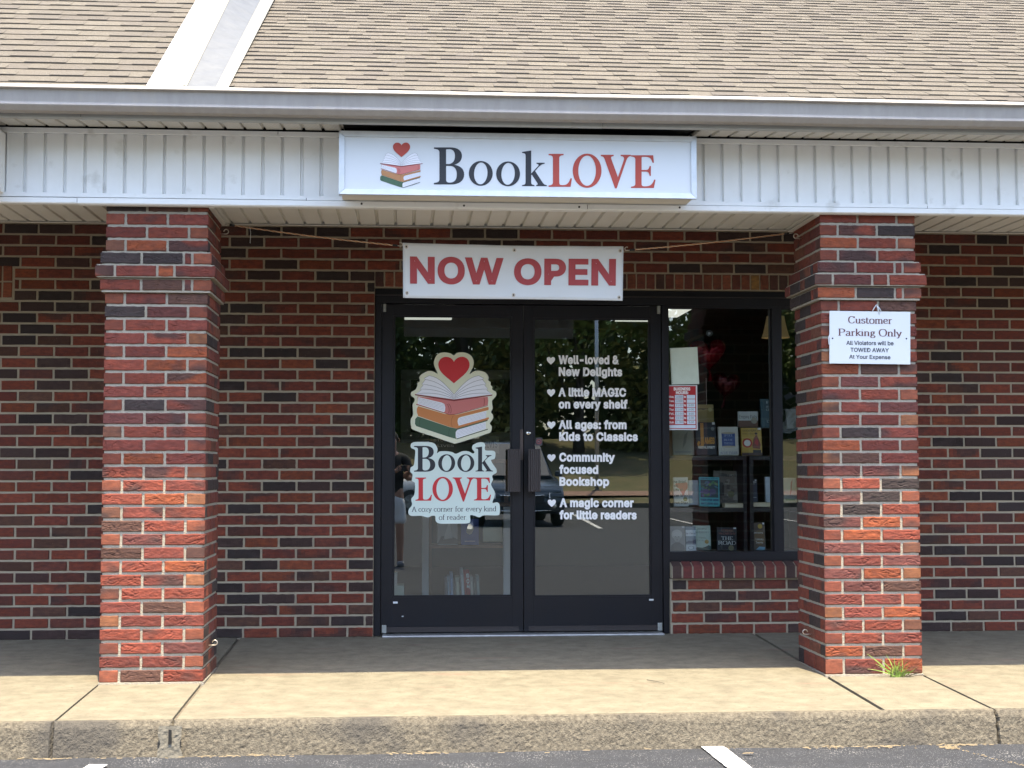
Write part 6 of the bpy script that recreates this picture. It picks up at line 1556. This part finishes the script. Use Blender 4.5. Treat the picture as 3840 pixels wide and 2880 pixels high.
ND = {'pelvis': ((0, 0, .90), (.15, .11)), 'waist': ((0, 0, 1.06), (.145, .10)), 'chest': ((0, .01, 1.26), (.165, .11)), 'neckbase': ((0, 0, 1.43), .075), 'neck': ((0, .01, 1.49), .056), 'jaw': ((0, .035, 1.56), (.062, .075)), 'skull': ((0, .02, 1.66), (.074, .092)), 'crown': ((0, .01, 1.735), (.045, .06))}
ED = [('pelvis', 'waist'), ('waist', 'chest'), ('chest', 'neckbase'), ('neckbase', 'neck'), ('neck', 'jaw'), ('jaw', 'skull'), ('skull', 'crown')]
for s, n_ in ((1, 'l'), (-1, 'r')):
    ND.update({'hip'+n_: ((s*.09, 0, .85), .088), 'knee'+n_: ((s*.105, .02, .49), .058), 'calf'+n_: ((s*.108, -.012, .34), .056), 'ankle'+n_: ((s*.11, -.01, .09), .040), 'heel'+n_: ((s*.11, -.03, .045), .042), 'toe'+n_: ((s*.125, .15, .035), .036),
               'sh'+n_: ((s*.185, 0, 1.39), .060), 'el'+n_: ((s*.235, .05, 1.13), .044), 'fa'+n_: ((s*.17, .17, 1.18), .041), 'wr'+n_: ((s*.085 + .16, .262, 1.245), .028), 'palm'+n_: ((s*.072 + .16, .292, 1.275), (.036, .018))})
    ED += [('pelvis', 'hip'+n_), ('hip'+n_, 'knee'+n_), ('knee'+n_, 'calf'+n_), ('calf'+n_, 'ankle'+n_), ('ankle'+n_, 'heel'+n_), ('heel'+n_, 'toe'+n_), ('neckbase', 'sh'+n_), ('sh'+n_, 'el'+n_), ('el'+n_, 'fa'+n_), ('fa'+n_, 'wr'+n_), ('wr'+n_, 'palm'+n_)]
    for k in range(4):                                 # four fingers curl over the back of the phone, thumb on its face
        z = 1.300 - k*.0165; L = (.82, 1, .95, .75)[k]
        b = 'palm'+n_; pts = [((s*.070 + .16, .305, z), .0085), ((s*(.070-.016*L) + .16, .322, z+.002), .0078), ((s*(.070-.040*L) + .16, .3235, z+.001), .0066)]
        for j, (p, r_) in enumerate(pts):
            nm = 'f%d%d%s' % (k, j, n_); ND[nm] = (p, r_); ED.append((b, nm)); b = nm
    b = 'palm'+n_
    for j, (p, r_) in enumerate((((s*.066 + .16, .284, 1.262), .011), ((s*.050 + .16, .288, 1.262), .0095), ((s*.036 + .16, .294, 1.268), .0082))):
        nm = 't%d%s' % (j, n_); ND[nm] = (p, r_); ED.append((b, nm)); b = nm
skin_body('body', ND, ED, M_skin, pr)
G = {k: ND[k] for k in ('pelvis', 'waist', 'chest')}; G = {k: (p, tuple(q+.014 for q in (r_ if isinstance(r_, tuple) else (r_, r_)))) for k, (p, r_) in G.items()}
G['collar'] = ((0, .005, 1.435), (.082, .078)); GE = [('pelvis', 'waist'), ('waist', 'chest'), ('chest', 'collar')]
for s, n_ in ((1, 'l'), (-1, 'r')):
    G['sh'+n_] = (ND['sh'+n_][0], .074); G['sl'+n_] = ((s*.222, .035, 1.20), .066); GE += [('collar', 'sh'+n_), ('sh'+n_, 'sl'+n_)]
skin_body('shirt', G, GE, M_shirt, pr)
G = {'top': ((0, 0, .98), (.158, .118)), 'seat': ((0, 0, .86), (.160, .122))}; GE = [('top', 'seat')]
for s, n_ in ((1, 'l'), (-1, 'r')):
    G['th'+n_] = ((s*.095, .0, .74), .100); G['hem'+n_] = ((s*.105, .012, .53), .094); GE += [('seat', 'th'+n_), ('th'+n_, 'hem'+n_)]
skin_body('shorts', G, GE, M_shorts, pr)
hr = MB(); V = []; F = []
for j in range(9):
    for i in range(20):
        a = 2*math.pi*i/20; ph = math.pi*.62*j/8; front = max(0, math.sin(a)); r_ = 1 + .03*noise.noise((i*.8, j*.9, 3)); lim = ph*(1 - .38*front)
        V.append((.082*r_*math.sin(lim)*math.cos(a), .012 + .100*r_*math.sin(lim)*math.sin(a), 1.665 + .098*r_*math.cos(lim)))
for j in range(8):
    for i in range(20): F.append((j*20+i, j*20+(i+1) % 20, (j+1)*20+(i+1) % 20, (j+1)*20+i))
hr.idx(V, F); hr.build('hair', mat('dark_hair', (.02, .014, .010), .7), pr, smooth=True)
fc = MB()
for s in (1, -1):
    fc.lathe([(0, .008), (.011, .004), (.013, 0)], (s*.032, .106, 1.645), 12, 'Y', 0); fc.lathe([(0, .0095), (.0055, .008)], (s*.032, .106, 1.645), 10, 'Y', 1)
    fc.tube([(s*.018, .112, 1.668), (s*.034, .112, 1.672), (s*.050, .104, 1.666)], .004, 6, 1)
    fc.tube([(s*.082, .0, 1.668), (s*.093, -.008, 1.650), (s*.086, .0, 1.615)], [.008, .011, .007], 8, 2)
fc.tube([(0, .112, 1.650), (0, .124, 1.620), (0, .118, 1.606)], [.007, .012, .010], 8, 2); fc.tube([(-.024, .106, 1.572), (0, .113, 1.570), (.024, .106, 1.572)], .005, 8, 3)
fc.build('face_features', [M_page, M_black, M_skin, mat('lips', (.34, .12, .10), .5)], pr, smooth=True)
for s in (1, -1):
    sh_ = MB(); sh_.bbox(s*.118-.048, s*.118+.048, -.08, .20, .0, .075, .028); sh_.build('shoe', mat('canvas_shoe' + str(s), (.16, .16, .17), .8), pr, smooth=True)
ph = MB(); ph.bbox(-.078, .078, -.004, .004, -.038, .038, .003); o = ph.build('phone', M_shelf, None, loc=(-.03, -9.56+.312, LOT_Z+1.277)); tag(o, 'dark phone held level in the photographer’s two hands', 'phone')
